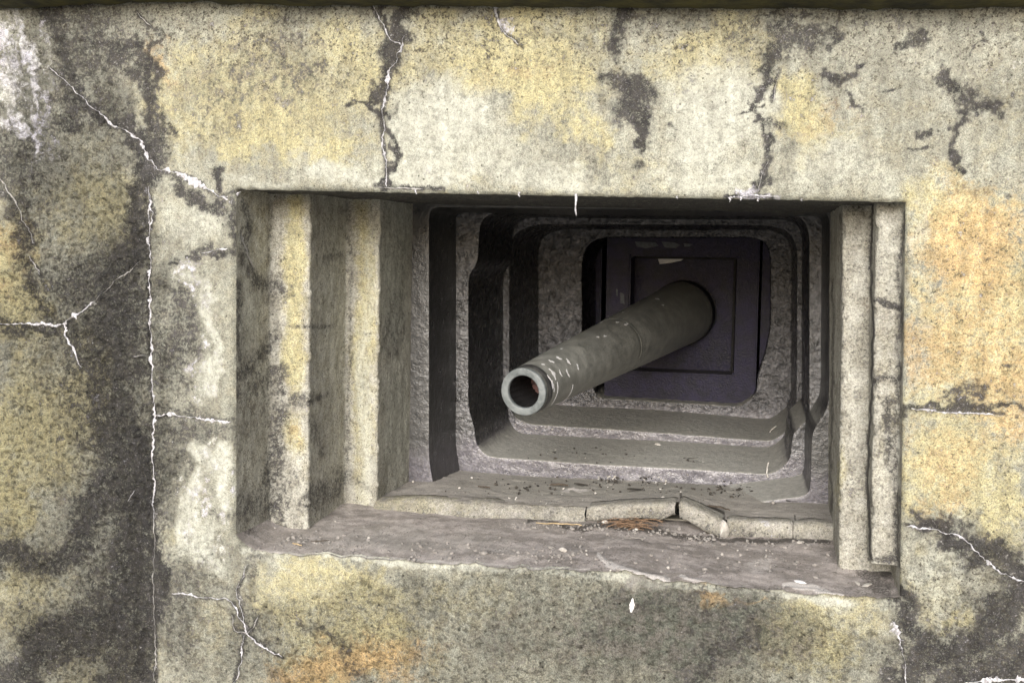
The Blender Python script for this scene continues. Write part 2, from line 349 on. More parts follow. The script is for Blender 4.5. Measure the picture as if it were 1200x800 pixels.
PAL_B = [(520, 140, 66, 54, .9), (500, 200, 110, 20, .8), (620, 200, 90, 26, .7), (400, 200, 50, 18, .8), (300, 205, 50, 12, .7), (350, 170, 30, 18, .4), (840, 130, 56, 60, .85), (830, 200, 70, 26, .7), (980, 205, 80, 30, .5),
 (600, 170, 60, 30, .5), (108, 100, 20, 34, .55), (225, 270, 40, 26, .65), (1110, 670, 44, 50, .62), (40, 690, 40, 40, .3), (1060, 60, 90, 60, .3), (590, 690, 60, 14, .3), (320, 662, 40, 8, .5), (1075, 310, 12, 90, .5), (210, 95, 40, 30, .2)]
WHI_S = [([(26, -10), (34, 60), (38, 110), (42, 170)], [6, 6, 4, 4], .85), ([(10, -10), (14, 60), (22, 150)], [14, 13, 10], .75), ([(52, 20), (50, 110), (46, 180)], [6, 6, 6], .5), ([(45, 190), (60, 170)], [14, 10], .35),
 ([(212, 318), (235, 330), (250, 365), (256, 410), (248, 455)], [7, 10, 9, 9, 12], .62), ([(240, 425), (246, 460)], [10, 12], .6),
 ([(232, 530), (250, 545)], [12, 14], .68), ([(228, 550), (222, 600), (228, 640), (252, 660)], [9, 10, 14, 12], .68), ([(258, 530), (258, 590)], [12, 9], .68), ([(240, 615), (235, 640)], [12, 12], .66),
 ([(868, 228), (912, 228)], [5, 4], .75), ([(1168, 85), (1190, 62)], [6, 7], .5), ([(586, 28), (598, 44)], [5, 6], .6), ([(1048, 733), (1056, 748)], [5, 4], .7)]
VEINS = [
    ([(60, 80), (95, 112), (130, 145), (163, 163)], [.8, 1.2, 1.5, 2.4], 'lime', dict(seed=1, jit=.5)),
    ([(163, 163), (172, 188), (182, 197), (205, 204), (222, 212), (240, 222), (258, 230), (280, 224)], [2.5, 3, 3.5, 3.6, 6, 5.5, 4, 1.6], 'lime', dict(seed=2, jit=.8)),
    ([(205, 201), (225, 208), (238, 216)], [2, 4, 2], 'lime', dict(seed=22, jit=.8)),
    ([(258, 230), (268, 234), (272, 248)], [3, 2.4, 1.2], 'lime', dict(seed=3, jit=.5)),
    ([(433, 2), (447, 28), (458, 44), (470, 54)], [1.2, 2.4, 1.5, 2], 'lime', dict(seed=4, jit=.7)),
    ([(474, 42), (470, 58), (458, 84), (452, 106), (448, 135), (447, 160), (452, 190), (453, 219)], [1, 2, 4, 2.2, 1.8, 3, 2.4, 3.4], 'lime', dict(seed=5, jit=.8)),
    ([(173, 218), (176, 240), (171, 262), (175, 290)], [3, 5, 4.5, 2.6], 'lime', dict(seed=6, jit=1.0)),
    ([(174, 226), (179, 250), (175, 268)], [1.5, 3, 1.5], 'lime', dict(seed=61, jit=.8)),
    ([(175, 290), (175, 350), (175, 400), (178, 440), (180, 500), (180, 560), (181, 610)], [2.4, 2.6, 3.2, 2.2, 3.6, 2.0, 2.4], 'lime', dict(seed=7, jit=.4)),
    ([(181, 610), (180, 700), (181, 806)], [1.4, 1.0, 1.2], 'faint', dict(seed=8, jit=.4, gap=.28)),
    ([(-6, 378), (30, 380), (71, 380)], [2, 2.4, 3.6], 'lime', dict(seed=9, jit=.5)),
    ([(71, 380), (95, 366), (112, 353)], [4.5, 4, 2.4], 'lime', dict(seed=10, jit=.6)),
    ([(112, 353), (138, 328), (165, 306)], [1.2, 1.6, 1], 'faint', dict(seed=11, jit=.6)),
    ([(73, 380), (80, 402), (95, 430)], [3.4, 2, 1.2], 'lime', dict(seed=12, jit=.6)),
    ([(181, 486), (210, 487), (240, 491), (273, 493)], [3.4, 4.2, 4.6, 3], 'lime', dict(seed=13, jit=.7)),
    ([(236, 297), (255, 293), (276, 292)], [1, 3, 2.4], 'lime', dict(seed=14, jit=.4)),
    ([(155, 418), (172, 417)], [1.6, 1.6], 'faint', dict(seed=141, jit=.4)),
    ([(1060, 477), (1090, 481), (1120, 484), (1150, 484), (1175, 487)], [1.5, 2, 3, 4, 1.2], 'lime', dict(seed=15, jit=.5)),
    ([(1062, 617), (1095, 620), (1118, 626), (1137, 637), (1148, 650), (1170, 668), (1206, 684)], [1.2, 2, 2, 2.4, 5, 3, 1.6], 'lime', dict(seed=16, jit=.6)),
    ([(203, 694), (230, 698), (262, 700), (272, 704), (280, 720), (287, 730)], [1, 2, 2, 2, 1.6, 1.4], 'lime', dict(seed=17, jit=.6)),
    ([(291, 660), (285, 675), (278, 690), (283, 715), (286, 728)], [1, 1.8, 1.8, 1.8, 1.2], 'lime', dict(seed=18, jit=.6)),
    ([(286, 728), (290, 742), (300, 752), (316, 760), (332, 768)], [1.6, 2, 1.6, 2.2, 1], 'lime', dict(seed=19, jit=.6)),
    ([(286, 744), (283, 770), (272, 806)], [1.6, 1.6, 1], 'lime', dict(seed=20, jit=.8)),
    ([(272, 720), (275, 738), (290, 742)], [1, 1.6, 1.6], 'faint', dict(seed=21, jit=.8)),
    ([(303, 720), (296, 735), (286, 744)], [1, 1.6, 1.6], 'faint', dict(seed=211, jit=.8)),
    ([(1046, 728), (1052, 738), (1055, 752)], [4, 8, 4], 'lime', dict(seed=23, jit=.6)),
    ([(1055, 750), (1060, 775), (1063, 806)], [2, 1.6, 1.4], 'lime', dict(seed=24, jit=.5)),
    ([(577, -6), (581, 14), (587, 32), (594, 42)], [3.5, 4, 5, 4], 'lime', dict(seed=25, jit=.3)),
    ([(590, 36), (602, 46), (612, 53)], [3, 4, 2], 'faint', dict(seed=26, jit=.6)),
    ([(1130, 801), (1165, 797), (1206, 797)], [3, 6, 8], 'lime', dict(seed=27, jit=.3)),
    ([(-4, 203), (20, 245), (38, 285)], [1.2, 1.4, 1], 'faint', dict(seed=28, jit=.6)),
    ([(35, 300), (48, 322)], [1, 1], 'faint', dict(seed=29, jit=.6)),
    ([(160, 14), (176, 30)], [1, 1], 'faint', dict(seed=291, jit=.6)),
    ([(152, 586), (158, 574)], [2, 3.6], 'lime', dict(seed=292, jit=.2)),
    ([(906, 120), (910, 96), (912, 82)], [1.4, 1.6, 1], 'faint', dict(seed=293, jit=.3)),
    ([(888, 226), (893, 205), (902, 185)], [1.6, 1.4, 1], 'faint', dict(seed=294, jit=.5)),
    ([(852, 231), (880, 229), (905, 231)], [2, 3, 2], 'lime', dict(seed=295, jit=.5)),
    ([(440, 219.5), (480, 221), (520, 222.5)], [1.5, 1.5, 1], 'faint', dict(seed=296, jit=.2)),
]
HALO_C = [(p, 3.0, .85) for p, w, k, q in VEINS]
HALO_S = [(p, 3.5, .22 if k == 'lime' else .12) for p, w, k, q in VEINS]
HALO_D = [(p, 10, .42) for p, w, k, q in VEINS if p[0][1] > 226 or p[0][0] < 300]
REL_B = [(90, 500, 110, 420, 1.0, .3), (60, 150, 70, 200, .6, .5), (640, 760, 420, 90, .75, .2), (230, 720, 60, 100, .5), (215, 430, 30, 180, .3), (1130, 700, 90, 110, .45)]
GRN_B = [(800, 745, 150, 60, .95), (760, 705, 90, 20, .8), (620, 735, 90, 50, .6), (60, 120, 40, 80, .4), (1010, 250, 40, 20, .2), (800, 700, 80, 16, .5), (700, 700, 60, 22, .45), (110, 640, 60, 120, .45), (225, 400, 40, 100, .5), (300, 95, 100, 70, .62), (110, 60, 60, 50, .5), (420, 110, 30, 30, .3), (260, 720, 60, 90, .38), (1060, 165, 60, 50, .22), (540, 770, 90, 50, .3), (100, 560, 60, 60, .4)]
def facade_attrs(px, py):
    dark = np.maximum(paint(px, py, DARK_B, DARK_S + HALO_D, seed=11), paint(px, py, (), HALO_C, warp=.22, seed=12))
    yel = paint(px, py, YEL_B, warp=1.5, seed=31); ora = paint(px, py, ORA_B, warp=1.2, seed=51)
    pal = np.maximum(paint(px, py, PAL_B, warp=1.2, seed=71), paint(px, py, (), SILL_LIP, warp=.4, seed=72)); whi = np.maximum(paint(px, py, (), WHI_S, warp=.9, seed=91), paint(px, py, (), HALO_S, warp=.15, seed=92))
    pl2 = paint(px, py, (), [(p, [q * .75 for q in w], v) for p, w, v in WHI_S if p[0][0] > 200 and p[0][0] < 260], warp=.5, seed=93); pal = np.maximum(pal, np.clip(pl2 * 1.6, 0, 1)); whi = np.maximum(whi * (1 - .62 * (pl2 > .05)), pl2 * .55)
    dark = dark * (1 - .9 * np.clip(pl2 * 1.6, 0, 1))
    dark = dark * (1 - .8 * np.clip(whi * 1.3, 0, 1) * (px > 200) * (px < 275))
    rel = paint(px, py, REL_B, warp=1.0, seed=111); grn = paint(px, py, GRN_B, warp=1.4, seed=131)
    spk = .62 * (1 - sst(20, 150, py + 40 * fbm(px / 70, py / 70, seed=5))) + .3 * (1 - pal) * (py < 230) + .45 * (px > 1050) * sst(230, 260, py) + .25 * sst(640, 680, py)
    # outside the part of the wall one can see, keep the same kind of weathering going
    g = sst(0, 60, np.maximum.reduce([-px, px - 1200, -py, py - 800, 0 * px]))
    dn = sst(.0, .25, fbm(px / 170, py / 260, oct=4, seed=200)); yn = sst(-.05, .3, fbm(px / 200, py / 150, oct=4, seed=230))
    dark = dark * (1 - g) + g * .8 * dn; yel = yel * (1 - g) + g * .8 * yn; grn = grn * (1 - g) + g * .3
    return np.stack([dark, yel, ora, spk], -1), np.stack([pal, whi, rel, grn], -1)

# ------------------------------------------------------------------ bunker: facade
bunker = thing('concrete_bunker', 'weathered yellow and grey concrete bunker wall with stepped gun opening and white cracks', 'bunker', (0, 0, 0))
TL, TR = at(275, 222), at(1062, 237)
BLx, BRx = at(275, 640)[0], at(1055, 700)[0]
sill_px = [(275, 628), (284, 638), (298, 646), (340, 650), (400, 652), (500, 659), (560, 662), (660, 669), (735, 672), (785, 683), (830, 684), (917, 694), (991, 700), (1055, 702)]
spts = np.array([at(x, y) for x, y in sill_px])
def edgeL(b): return BLx + (TL[0] - BLx) * b
def edgeR(b): return BRx + (TR[0] - BRx) * b
def edgeB(a):
    x = BLx + (BRx - BLx) * a
    return np.interp(x, spts[:, 0], spts[:, 2]) + .009 * fbm(a * 45, a * 0 + 3, oct=4, seed=300, g=.6)
def edgeT(a): return TL[2] + (TR[2] - TL[2]) * a + .0016 * fbm(a * 90, a * 0 + 9, oct=3, seed=301)
HW = TR[0] - TL[0]; HH = TL[2] - edgeB(np.array([.1]))[0]
ST = .0036
def axis(n_in, span, lo_dense, hi_dense, lo_far, hi_far):
    a_in = np.linspace(0, 1, n_in); st = ST / span
    def out(dense, far):
        v = list(np.arange(st, dense / span, st)); s = st
        while v[-1] < far / span: s *= 1.12; v.append(v[-1] + s)
        return np.array(v)
    return np.concatenate([-out(lo_dense, lo_far)[::-1], a_in, 1 + out(hi_dense, hi_far)])
A = axis(int(HW / ST), HW, .62, .36, 2.3, 2.3)
B = axis(int(HH / ST), HH, .42, .52, 1.0, .56)
def wallXZ(a, b):
    bc = np.clip(b, 0, 1); ac = np.clip(a, 0, 1)
    xl, xr = edgeL(bc), edgeR(bc); zb, zt = edgeB(ac), edgeT(ac)
    X = xl + (xr - xl) * ac + (a - ac) * HW
    Z = zb + (zt - zb) * bc + (b - bc) * HH
    return X, Z
def relief(X, Z, rel):
    "how far the wall surface stands back (+) or proud (-)"
    r = .010 * fbm(X * 2.2, Z * 2.2, oct=3, seed=400)
    r = r + (.0012 + .0068 * rel) * fbm(X * 48, Z * 48, oct=3, seed=410, g=.6) * 1.6
    r = r + (.0006 + .0025 * rel) * vnoise(X * 120, Z * 120, seed=415)
    return r
def hole_dist(a, b):
    dx = np.maximum(np.maximum(-a, a - 1), 0) * HW; dz = np.maximum(np.maximum(-b, b - 1), 0) * HH
    return np.hypot(dx, dz)
xa, zb_ = at(179, 500)[0], None
def wall_y(X, Z, d, px, py, rel):
    y = relief(X, Z, rel) * sst(0, .035, d)
    low = sst(640, 652, py + (px - 275) * -.03) * (px > 262) * (px < 1062)
    y = y + .012 * np.exp(-d / .006) + low * (.012 * np.exp(-d / .018))
    gx = 172 + (py - 218) * .017
    g = np.exp(-((px - gx + 3 * fbm(py / 30, py * 0, oct=3, seed=77)) / 2.2) ** 2) * (py > 215)
    return y + .007 * g
AA, BB = np.meshgrid(A, B, indexing='ij')
X, Z = wallXZ(AA, BB)
P0 = np.stack([X, 0 * X, Z], -1)
PX, PY = proj(P0)
sa, sb = facade_attrs(PX, PY)
Yw = wall_y(X, Z, hole_dist(AA, BB), PX, PY, sb[..., 2])
P0[..., 1] = Yw
na, nb_ = len(A), len(B)
ca = (A[:-1] + A[1:]) / 2; cb = (B[:-1] + B[1:]) / 2
CA, CB = np.meshgrid(ca, cb, indexing='ij')
keep = ~((CA > 0) & (CA < 1) & (CB > 0) & (CB < 1))
front = mesh_np('front_wall', P0.reshape(-1, 3), grid_faces(na, nb_, keep=keep), M_WALL, bunker, attrs={'stain_a': sa.reshape(-1, 4), 'stain_b': sb.reshape(-1, 4)})
wx0, wx1 = X[0, 0], X[-1, 0]; wz0, wz1 = Z[0, 0], Z[0, -1]
def box(name, x0, x1, y0, y1, z0, z1, mat, parent=None, bev=0):
    bm = bmesh.new(); bmesh.ops.create_cube(bm, size=1)
    for v in bm.verts: v.co = Vector(((x0 + x1) / 2 + v.co.x * (x1 - x0), (y0 + y1) / 2 + v.co.y * (y1 - y0), (z0 + z1) / 2 + v.co.z * (z1 - z0)))
    if bev: bmesh.ops.bevel(bm, geom=bm.edges[:], offset=bev, segments=2, affect='EDGES')
    me = bpy.data.meshes.new(name); 
    off = Vector(parent.location) if parent is not None else Vector()
    for v in bm.verts: v.co -= off
    bm.to_mesh(me); bm.free(); me.materials.append(mat)
    return link(bpy.data.objects.new(name, me), parent)
# rest of the bunker mass: side, back walls and roof as one shell behind the face
x0, x1, z0, z1, yb = wx0, wx1, -.2, wz1, 5.2
sv = [(x0, .03, z0), (x1, .03, z0), (x1, yb, z0), (x0, yb, z0), (x0, .03, z1), (x1, .03, z1), (x1, yb, z1), (x0, yb, z1), (x0, .03, wz0 + .02), (x1, .03, wz0 + .02)]
mesh_np('side_and_rear_walls', sv, [[0, 3, 7, 4, 8], [1, 9, 5, 6, 2], [3, 2, 6, 7], [4, 7, 6, 5], [0, 8, 9, 1], [0, 1, 2, 3]], M_PLAINCON, bunker, smooth=False)
# projecting roof ledge: its mossy underside closes the top of the view
le = at(300, 7)[2]; le2 = at(1150, 13)[2]
nL = 260; lx = np.linspace(x0 - .1, x1 + .1, nL)
lz = .006 * fbm(lx * 40, lx * 0, oct=3, seed=502) + np.interp(lx, [at(200, 3)[0], at(300, 7)[0], at(1150, 12)[0]], [at(200, 3)[2], le, le2]) + .005 * fbm(lx * 12, lx * 0, oct=4, seed=501)
prof = [(-.01, 0), (-.06, .003), (-.09, .008), (-.11, .016), (-.115, .05), (-.115, .20), (-.10, .215), (0.1, .22)]
LV = np.array([[(x, y + .006 * vnoise(x * 9, y * 30, seed=9), z + dz + .003 * vnoise(x * 40, y * 60, seed=3)) for (y, dz) in prof] for x, z in zip(lx, lz)])
mesh_np('roof_ledge', LV.reshape(-1, 3), grid_faces(nL, len(prof)), M_MOSS, bunker)

# ------------------------------------------------------------------ floor (sill), soffit, jambs
def jamb_attrs(px, py, side):
    if side == 'L':
        DS = [([(285, 235), (288, 300), (300, 325), (322, 335)], [6, 6, 9, 16], .9), ([(278, 330), (281, 420)], [5, 5], .8),
              ([(320, 330), (335, 345)], [10, 6], .7), ([(275, 440), (300, 420), (322, 395)], [12, 12, 8], .85), ([(275, 470), (320, 440)], [14, 16], .7),
              ([(325, 440), (325, 640)], [14, 16], .9), ([(345, 470), (362, 470)], [12, 8], .8), ([(318, 240), (322, 430)], [4, 5], .55),
              ([(275, 600), (318, 590)], [24, 22], .75), ([(345, 560), (350, 612)], [12, 22], .55), ([(362, 590), (408, 560)], [18, 14], .8),
              ([(362, 474), (385, 462)], [4, 3], .85), ([(340, 383), (388, 382)], [3, 3], .85), ([(378, 300), (398, 298)], [5, 5], .6), ([(402, 250), (412, 252)], [6, 5], .5),
              ([(409, 240), (410, 575)], [3, 4], .65), ([(362, 500), (380, 530)], [10, 5], .7), ([(415, 560), (440, 580)], [8, 6], .55), ([(352, 330), (366, 400)], [3, 4], .4)]
        DB = [(458, 383, 14, 38, .55, .15), (466, 350, 5, 6, .6), (300, 470, 30, 60, .45), (385, 270, 20, 40, .28), (380, 420, 20, 120, .12)]
        YB = [(345, 300, 14, 90, 1.0), (345, 400, 14, 60, 1.0), (345, 508, 14, 24, .9), (427, 400, 14, 190, .85), (300, 270, 22, 60, .25)]
        PB = [(427, 480, 10, 130, .7), (463, 300, 20, 110, .95), (463, 500, 20, 80, .7), (430, 330, 8, 100, .5), (390, 250, 20, 200, .45), (290, 370, 20, 40, .5)]
        OB = [(345, 505, 12, 16, .45), (290, 470, 14, 30, .2)]
    else:
        DS = [([(1058, 250), (1056, 340), (1054, 660)], [3, 4, 6], .75), ([(1024, 352), (1056, 358)], [3, 5], .95), ([(1021, 240), (1022, 450), (1018, 560), (1021, 650)], [1.6, 1.6, 2, 1.6], 1.0),  # first stroke paints the shadow along the outer edge
              ([(1022, 445), (1054, 440)], [3, 4], .8), ([(1040, 545), (1054, 555)], [4, 6], .7), ([(1045, 470), (1050, 540)], [9, 7], .8), ([(975, 330), (974, 640)], [2, 2], .7),
              ([(985, 250), (986, 420)], [2, 1.5], .6), ([(1020, 650), (1054, 652)], [5, 8], .8), ([(990, 240), (1018, 240)], [5, 5], .6)]  # last stroke paints the shadow below the soffit
        DB = [(1010, 450, 60, 300, .34), (1040, 500, 16, 50, .45), (1050, 280, 12, 40, .35), (1000, 360, 14, 20, .25)]
        YB = [(985, 560, 6, 40, .6), (1040, 500, 14, 50, .35), (1035, 420, 10, 40, .25)]
        PB = [(1002, 400, 24, 160, .2), (1040, 300, 20, 50, .4), (1035, 600, 16, 40, .15)]
        OB = [(1015, 360, 8, 16, .3)]
    k = dict(warp=.35)
    d = paint(px, py, DB, DS, seed=611, **k) * (.72 if side == 'L' else .9); y = paint(px, py, YB, seed=621, **k); o = paint(px, py, OB, seed=631, **k); p = paint(px, py, PB, seed=641, **k)
    z = np.zeros_like(px)
    g = np.full_like(px, .12) + .18 * (px < 330)
    return np.stack([d, y, o, z + .35], -1), np.stack([p, z, z + .12, g], -1)

def jamb(profile, side, zlo, zhi, edge=None):
    "profile: list of plan points (x, y); extruded from floor to soffit"
    pts = []
    for (p, q) in zip(profile[:-1], profile[1:]):
        p, q = np.array(p), np.array(q); L = np.linalg.norm(q - p); n = max(2, int(L / .006))
        for t in np.linspace(0, 1, n)[(0 if not pts else 1):]: pts.append(p + (q - p) * t)
    pts = np.array(pts)
    # soften the arrises
    for _ in range(2): pts[1:-1] = .25 * pts[:-2] + .5 * pts[1:-1] + .25 * pts[2:]
    zs = np.arange(zlo, zhi, .006); nz = len(zs); n = len(pts)
    tg = np.gradient(pts, axis=0); tg /= np.linalg.norm(tg, axis=1)[:, None] + 1e-9
    nrm = np.stack([-tg[:, 1], tg[:, 0]], -1)
    S = np.arange(n)[:, None] * .006 + 0 * zs[None]; ZZ = zs[None] + 0 * S
    d = .0022 * fbm(S * 30, ZZ * 30, oct=3, seed=700) + .0025 * fbm(S * 5, ZZ * 5, oct=3, seed=710) + .0009 * vnoise(S * 140, ZZ * 140, seed=712)
    fade = sst(0, .03, S)
    curv = np.zeros(n); a2 = np.abs(np.diff(tg, axis=0)).sum(1); curv[1:] = a2
    chip = sst(.10, .32, fbm(ZZ * 60 + 5, S * 0, oct=4, seed=720, g=.7)) * np.convolve(curv, [.3, .6, 1, .6, .3], 'same')[:, None] * .0042
    d = d * fade - chip * fade
    V = np.stack([pts[:, 0:1] + nrm[:, 0:1] * d, pts[:, 1:2] + nrm[:, 1:2] * d, ZZ], -1)
    if edge: V[..., 0] += (edge((V[..., 2] - BZ0) / HH) - profile[0][0])
    px, py = proj(V); a, b = jamb_attrs(px, py, side)
    return mesh_np('stepped_jamb', V.reshape(-1, 3), grid_faces(n, nz), M_JAMB, bunker, attrs={'stain_a': a.reshape(-1, 4), 'stain_b': b.reshape(-1, 4)})
zt = TL[2] + .01; BZ0 = edgeB(np.array([.5]))[0]
xl0 = at(275, 430)[0]; xl1 = at(362, 430, Y1)[0]; xl2 = at(443, 430, Y2)[0]
jamb([(xl0, .009), (xl0, Y1), (xl1, Y1), (xl1, Y2), (xl2, Y2), (xl2, Y3 + .03)], 'L', .5, zt, edgeL)
YR1, YR2 = .075, .20
xr0 = at(1057, 430)[0]; xr1 = at(1021.5, 430, YR1)[0]; xr2 = at(984, 430, YR2)[0]
jamb([(xr0 + .002, .012), (xr0 + .002, YR2), (xr2, YR2), (xr2, Y3 + .03)], 'R', .5, zt, edgeR)
zc = at(1040, 661, YR1)[2]
col = jamb([(xr0, .009), (xr0, YR1), (xr1, YR1), (xr1, YR2 + .02)], 'R', zc, zt, edgeR)
col.name = 'jamb_block'
dxc = edgeR((zc - BZ0) / HH) - xr0
mesh_np('block_underside', [(xr0 + dxc, .009, zc), (xr0 + dxc, YR1 - .004, zc), (xr1 + dxc, YR1 - .004, zc), (xr1 + dxc, YR2, zc), (xr0 + dxc + .02, YR2, zc)], [[0, 1, 2, 3, 4]], M_PLAINCON, bunker, smooth=False)

# soffit, its shade painted in through the dark stain channel
def soffit():
    nx, ny = 260, 120
    a = np.linspace(-.01, 1.01, nx); y = np.linspace(.008, Y4 + .05, ny)
    Aa, Yy = np.meshgrid(a, y, indexing='ij')
    z = edgeT(np.clip(Aa, 0, 1)) + .004 * fbm(Aa * 20, Yy * 14, oct=3, seed=800) * sst(0, .05, Yy)
    x = TL[0] + HW * Aa
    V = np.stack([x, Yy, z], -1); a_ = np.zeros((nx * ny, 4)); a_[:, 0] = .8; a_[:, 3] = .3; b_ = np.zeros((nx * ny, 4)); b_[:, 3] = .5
    return mesh_np('lintel_soffit', V.reshape(-1, 3), grid_faces(nx, ny, flip=True), M_WALL, bunker, attrs={'stain_a': a_, 'stain_b': b_})
soffit()

# sill floor: front edge follows the worn edge of the wall; back meets the kerb
YK = Y2                                           # plane of the kerb's face
back_px = [(330, 586), (410, 592), (443, 597), (560, 605), (690, 612), (800, 620), (850, 628), (970, 633), (1060, 640)]
kb = np.array([at(x, y - 2.5, YK) for x, y in back_px])
def sill_z(x, y):
    a = (x - BLx) / (BRx - BLx); f = edgeB(np.clip(a, 0, 1)); g = np.interp(x, kb[:, 0], kb[:, 2])
    t = np.clip(y / YK, 0, 1) ** (1 - .45 * sst(.6, .95, a)); return f + (g - f) * t
def sill_rough(x, y):
    r = .006 * fbm(x * 6, y * 9, oct=4, seed=900) + .0014 * fbm(x * 45, y * 45, oct=3, seed=905)
    px, py = proj(np.stack([x, y, sill_z(x, y)], -1))
    ridge = paint(px, py, (), [([(700, 652), (712, 664), (745, 672), (780, 680), (792, 688)], [3, 4, 3, 3, 2], 1), ([(800, 677), (850, 688), (915, 696)], [2, 2, 2], .8), ([(917, 689), (950, 692), (991, 697)], [2, 3, 2], 1)], warp=.3, seed=3)
    return (r + .004 * ridge) * sst(0, .015, y) , ridge
def sill():
    nx, ny = 560, 130
    x = np.linspace(BLx - .004, BRx + .004, nx); y = np.linspace(.008, YK + .14, ny)
    Xx, Yy = np.meshgrid(x, y, indexing='ij')
    rr, ridge = sill_rough(Xx, Yy); z = sill_z(Xx, Yy) + rr
    V = np.stack([Xx, Yy, z], -1); px, py = proj(V)
    dk = paint(px, py, [(1040, 665, 20, 14, .8), (290, 622, 18, 8, .6), (345, 615, 14, 5, .5)], [([(620, 612), (690, 614), (760, 622), (850, 632), (975, 638)], [3, 4, 5, 4, 3], .75), ([(640, 655), (700, 660)], [5, 5], .35), ([(780, 650), (810, 652)], [3, 3], .4), ([(1000, 655), (1040, 690)], [6, 14], .6)], warp=.4, seed=13)
    pl = paint(px, py, [(890, 660, 20, 12, .5), (420, 640, 120, 8, .35), (640, 648, 60, 8, .3)], [([(700, 652), (712, 664), (745, 672), (780, 680), (795, 690)], [3, 4, 4, 4, 3], .9), ([(800, 677), (850, 688), (915, 696)], [3, 3, 3], .7), ([(917, 689), (950, 692), (991, 697)], [3, 4, 3], .9), ([(300, 647), (500, 657), (690, 669)], [2.5, 2.5, 2], .6)], warp=.35, seed=23)
    z0_ = np.zeros_like(px); gr = .15 + .25 * paint(px, py, [(480, 630, 120, 20, 1)], seed=4)
    a_ = np.stack([dk, z0_, z0_, z0_], -1); b_ = np.stack([pl, z0_, z0_, gr], -1)
    mesh_np('sill', V.reshape(-1, 3), grid_faces(nx, ny), M_SILL, bunker, attrs={'stain_a': a_.reshape(-1, 4), 'stain_b': b_.reshape(-1, 4)})
sill()

# upper ledge between the kerb and the steel
top_px = [(430, 584), (443, 585), (500, 585), (560, 588), (620, 591), (690, 593), (740, 590), (794, 588), (800, 590), (848, 609), (860, 610), (970, 613), (1000, 614)]
kt = np.array([at(x, y, YK) for x, y in top_px])
lb_px = [(430, 541), (510, 548), (600, 556), (800, 565), (950, 572), (1000, 574)]
kl = np.array([at(x, y, Y4) for x, y in lb_px])
def ledge_z(x, y):
    f = np.interp(x, kt[:, 0], kt[:, 2]); g = np.interp(x, kl[:, 0], kl[:, 2])
    t = np.clip((y - YK) / (Y4 - YK), 0, 1); t2 = t ** 1.25
    return f + (g - f) * t2
def ledge():
    nx, ny = 420, 120
    x = np.linspace(xl2 - .02, xr2 + .02, nx); y = np.linspace(YK + .004, Y4 + .03, ny)
    Xx, Yy = np.meshgrid(x, y, indexing='ij')
    z = ledge_z(Xx, Yy) + .004 * fbm(Xx * 9, Yy * 12, oct=4, seed=950) + .0022 * fbm(Xx * 50, Yy * 50, oct=2, seed=955) - .001
    V = np.stack([Xx, Yy, z], -1); px, py = proj(V); z0_ = np.zeros_like(px)
    dk = paint(px, py, [(715, 560, 18, 5, .6), (505, 555, 16, 5, .4), (850, 568, 50, 3, .35)], [([(795, 580), (800, 592)], [2, 2], .8), ([(832, 594), (848, 600), (850, 612)], [1.5, 2, 2], .9), ([(930, 604), (932, 614)], [1.2, 1.2], .8)], warp=.3, seed=15)
    pl = paint(px, py, [(675, 574, 20, 2.2, .8), (740, 562, 12, 3, .5), (520, 575, 90, 9, .35)], warp=.3, seed=16)
    gr = np.clip(.55 + .4 * sst(480, 640, px) - .3 * sst(575, 590, py), 0, 1)
    a_ = np.stack([dk, z0_, z0_, z0_], -1); b_ = np.stack([pl, z0_, z0_, gr], -1)
    mesh_np('upper_ledge', V.reshape(-1, 3), grid_faces(nx, ny), M_SILL, bunker, attrs={'stain_a': a_.reshape(-1, 4), 'stain_b': b_.reshape(-1, 4)})
ledge()

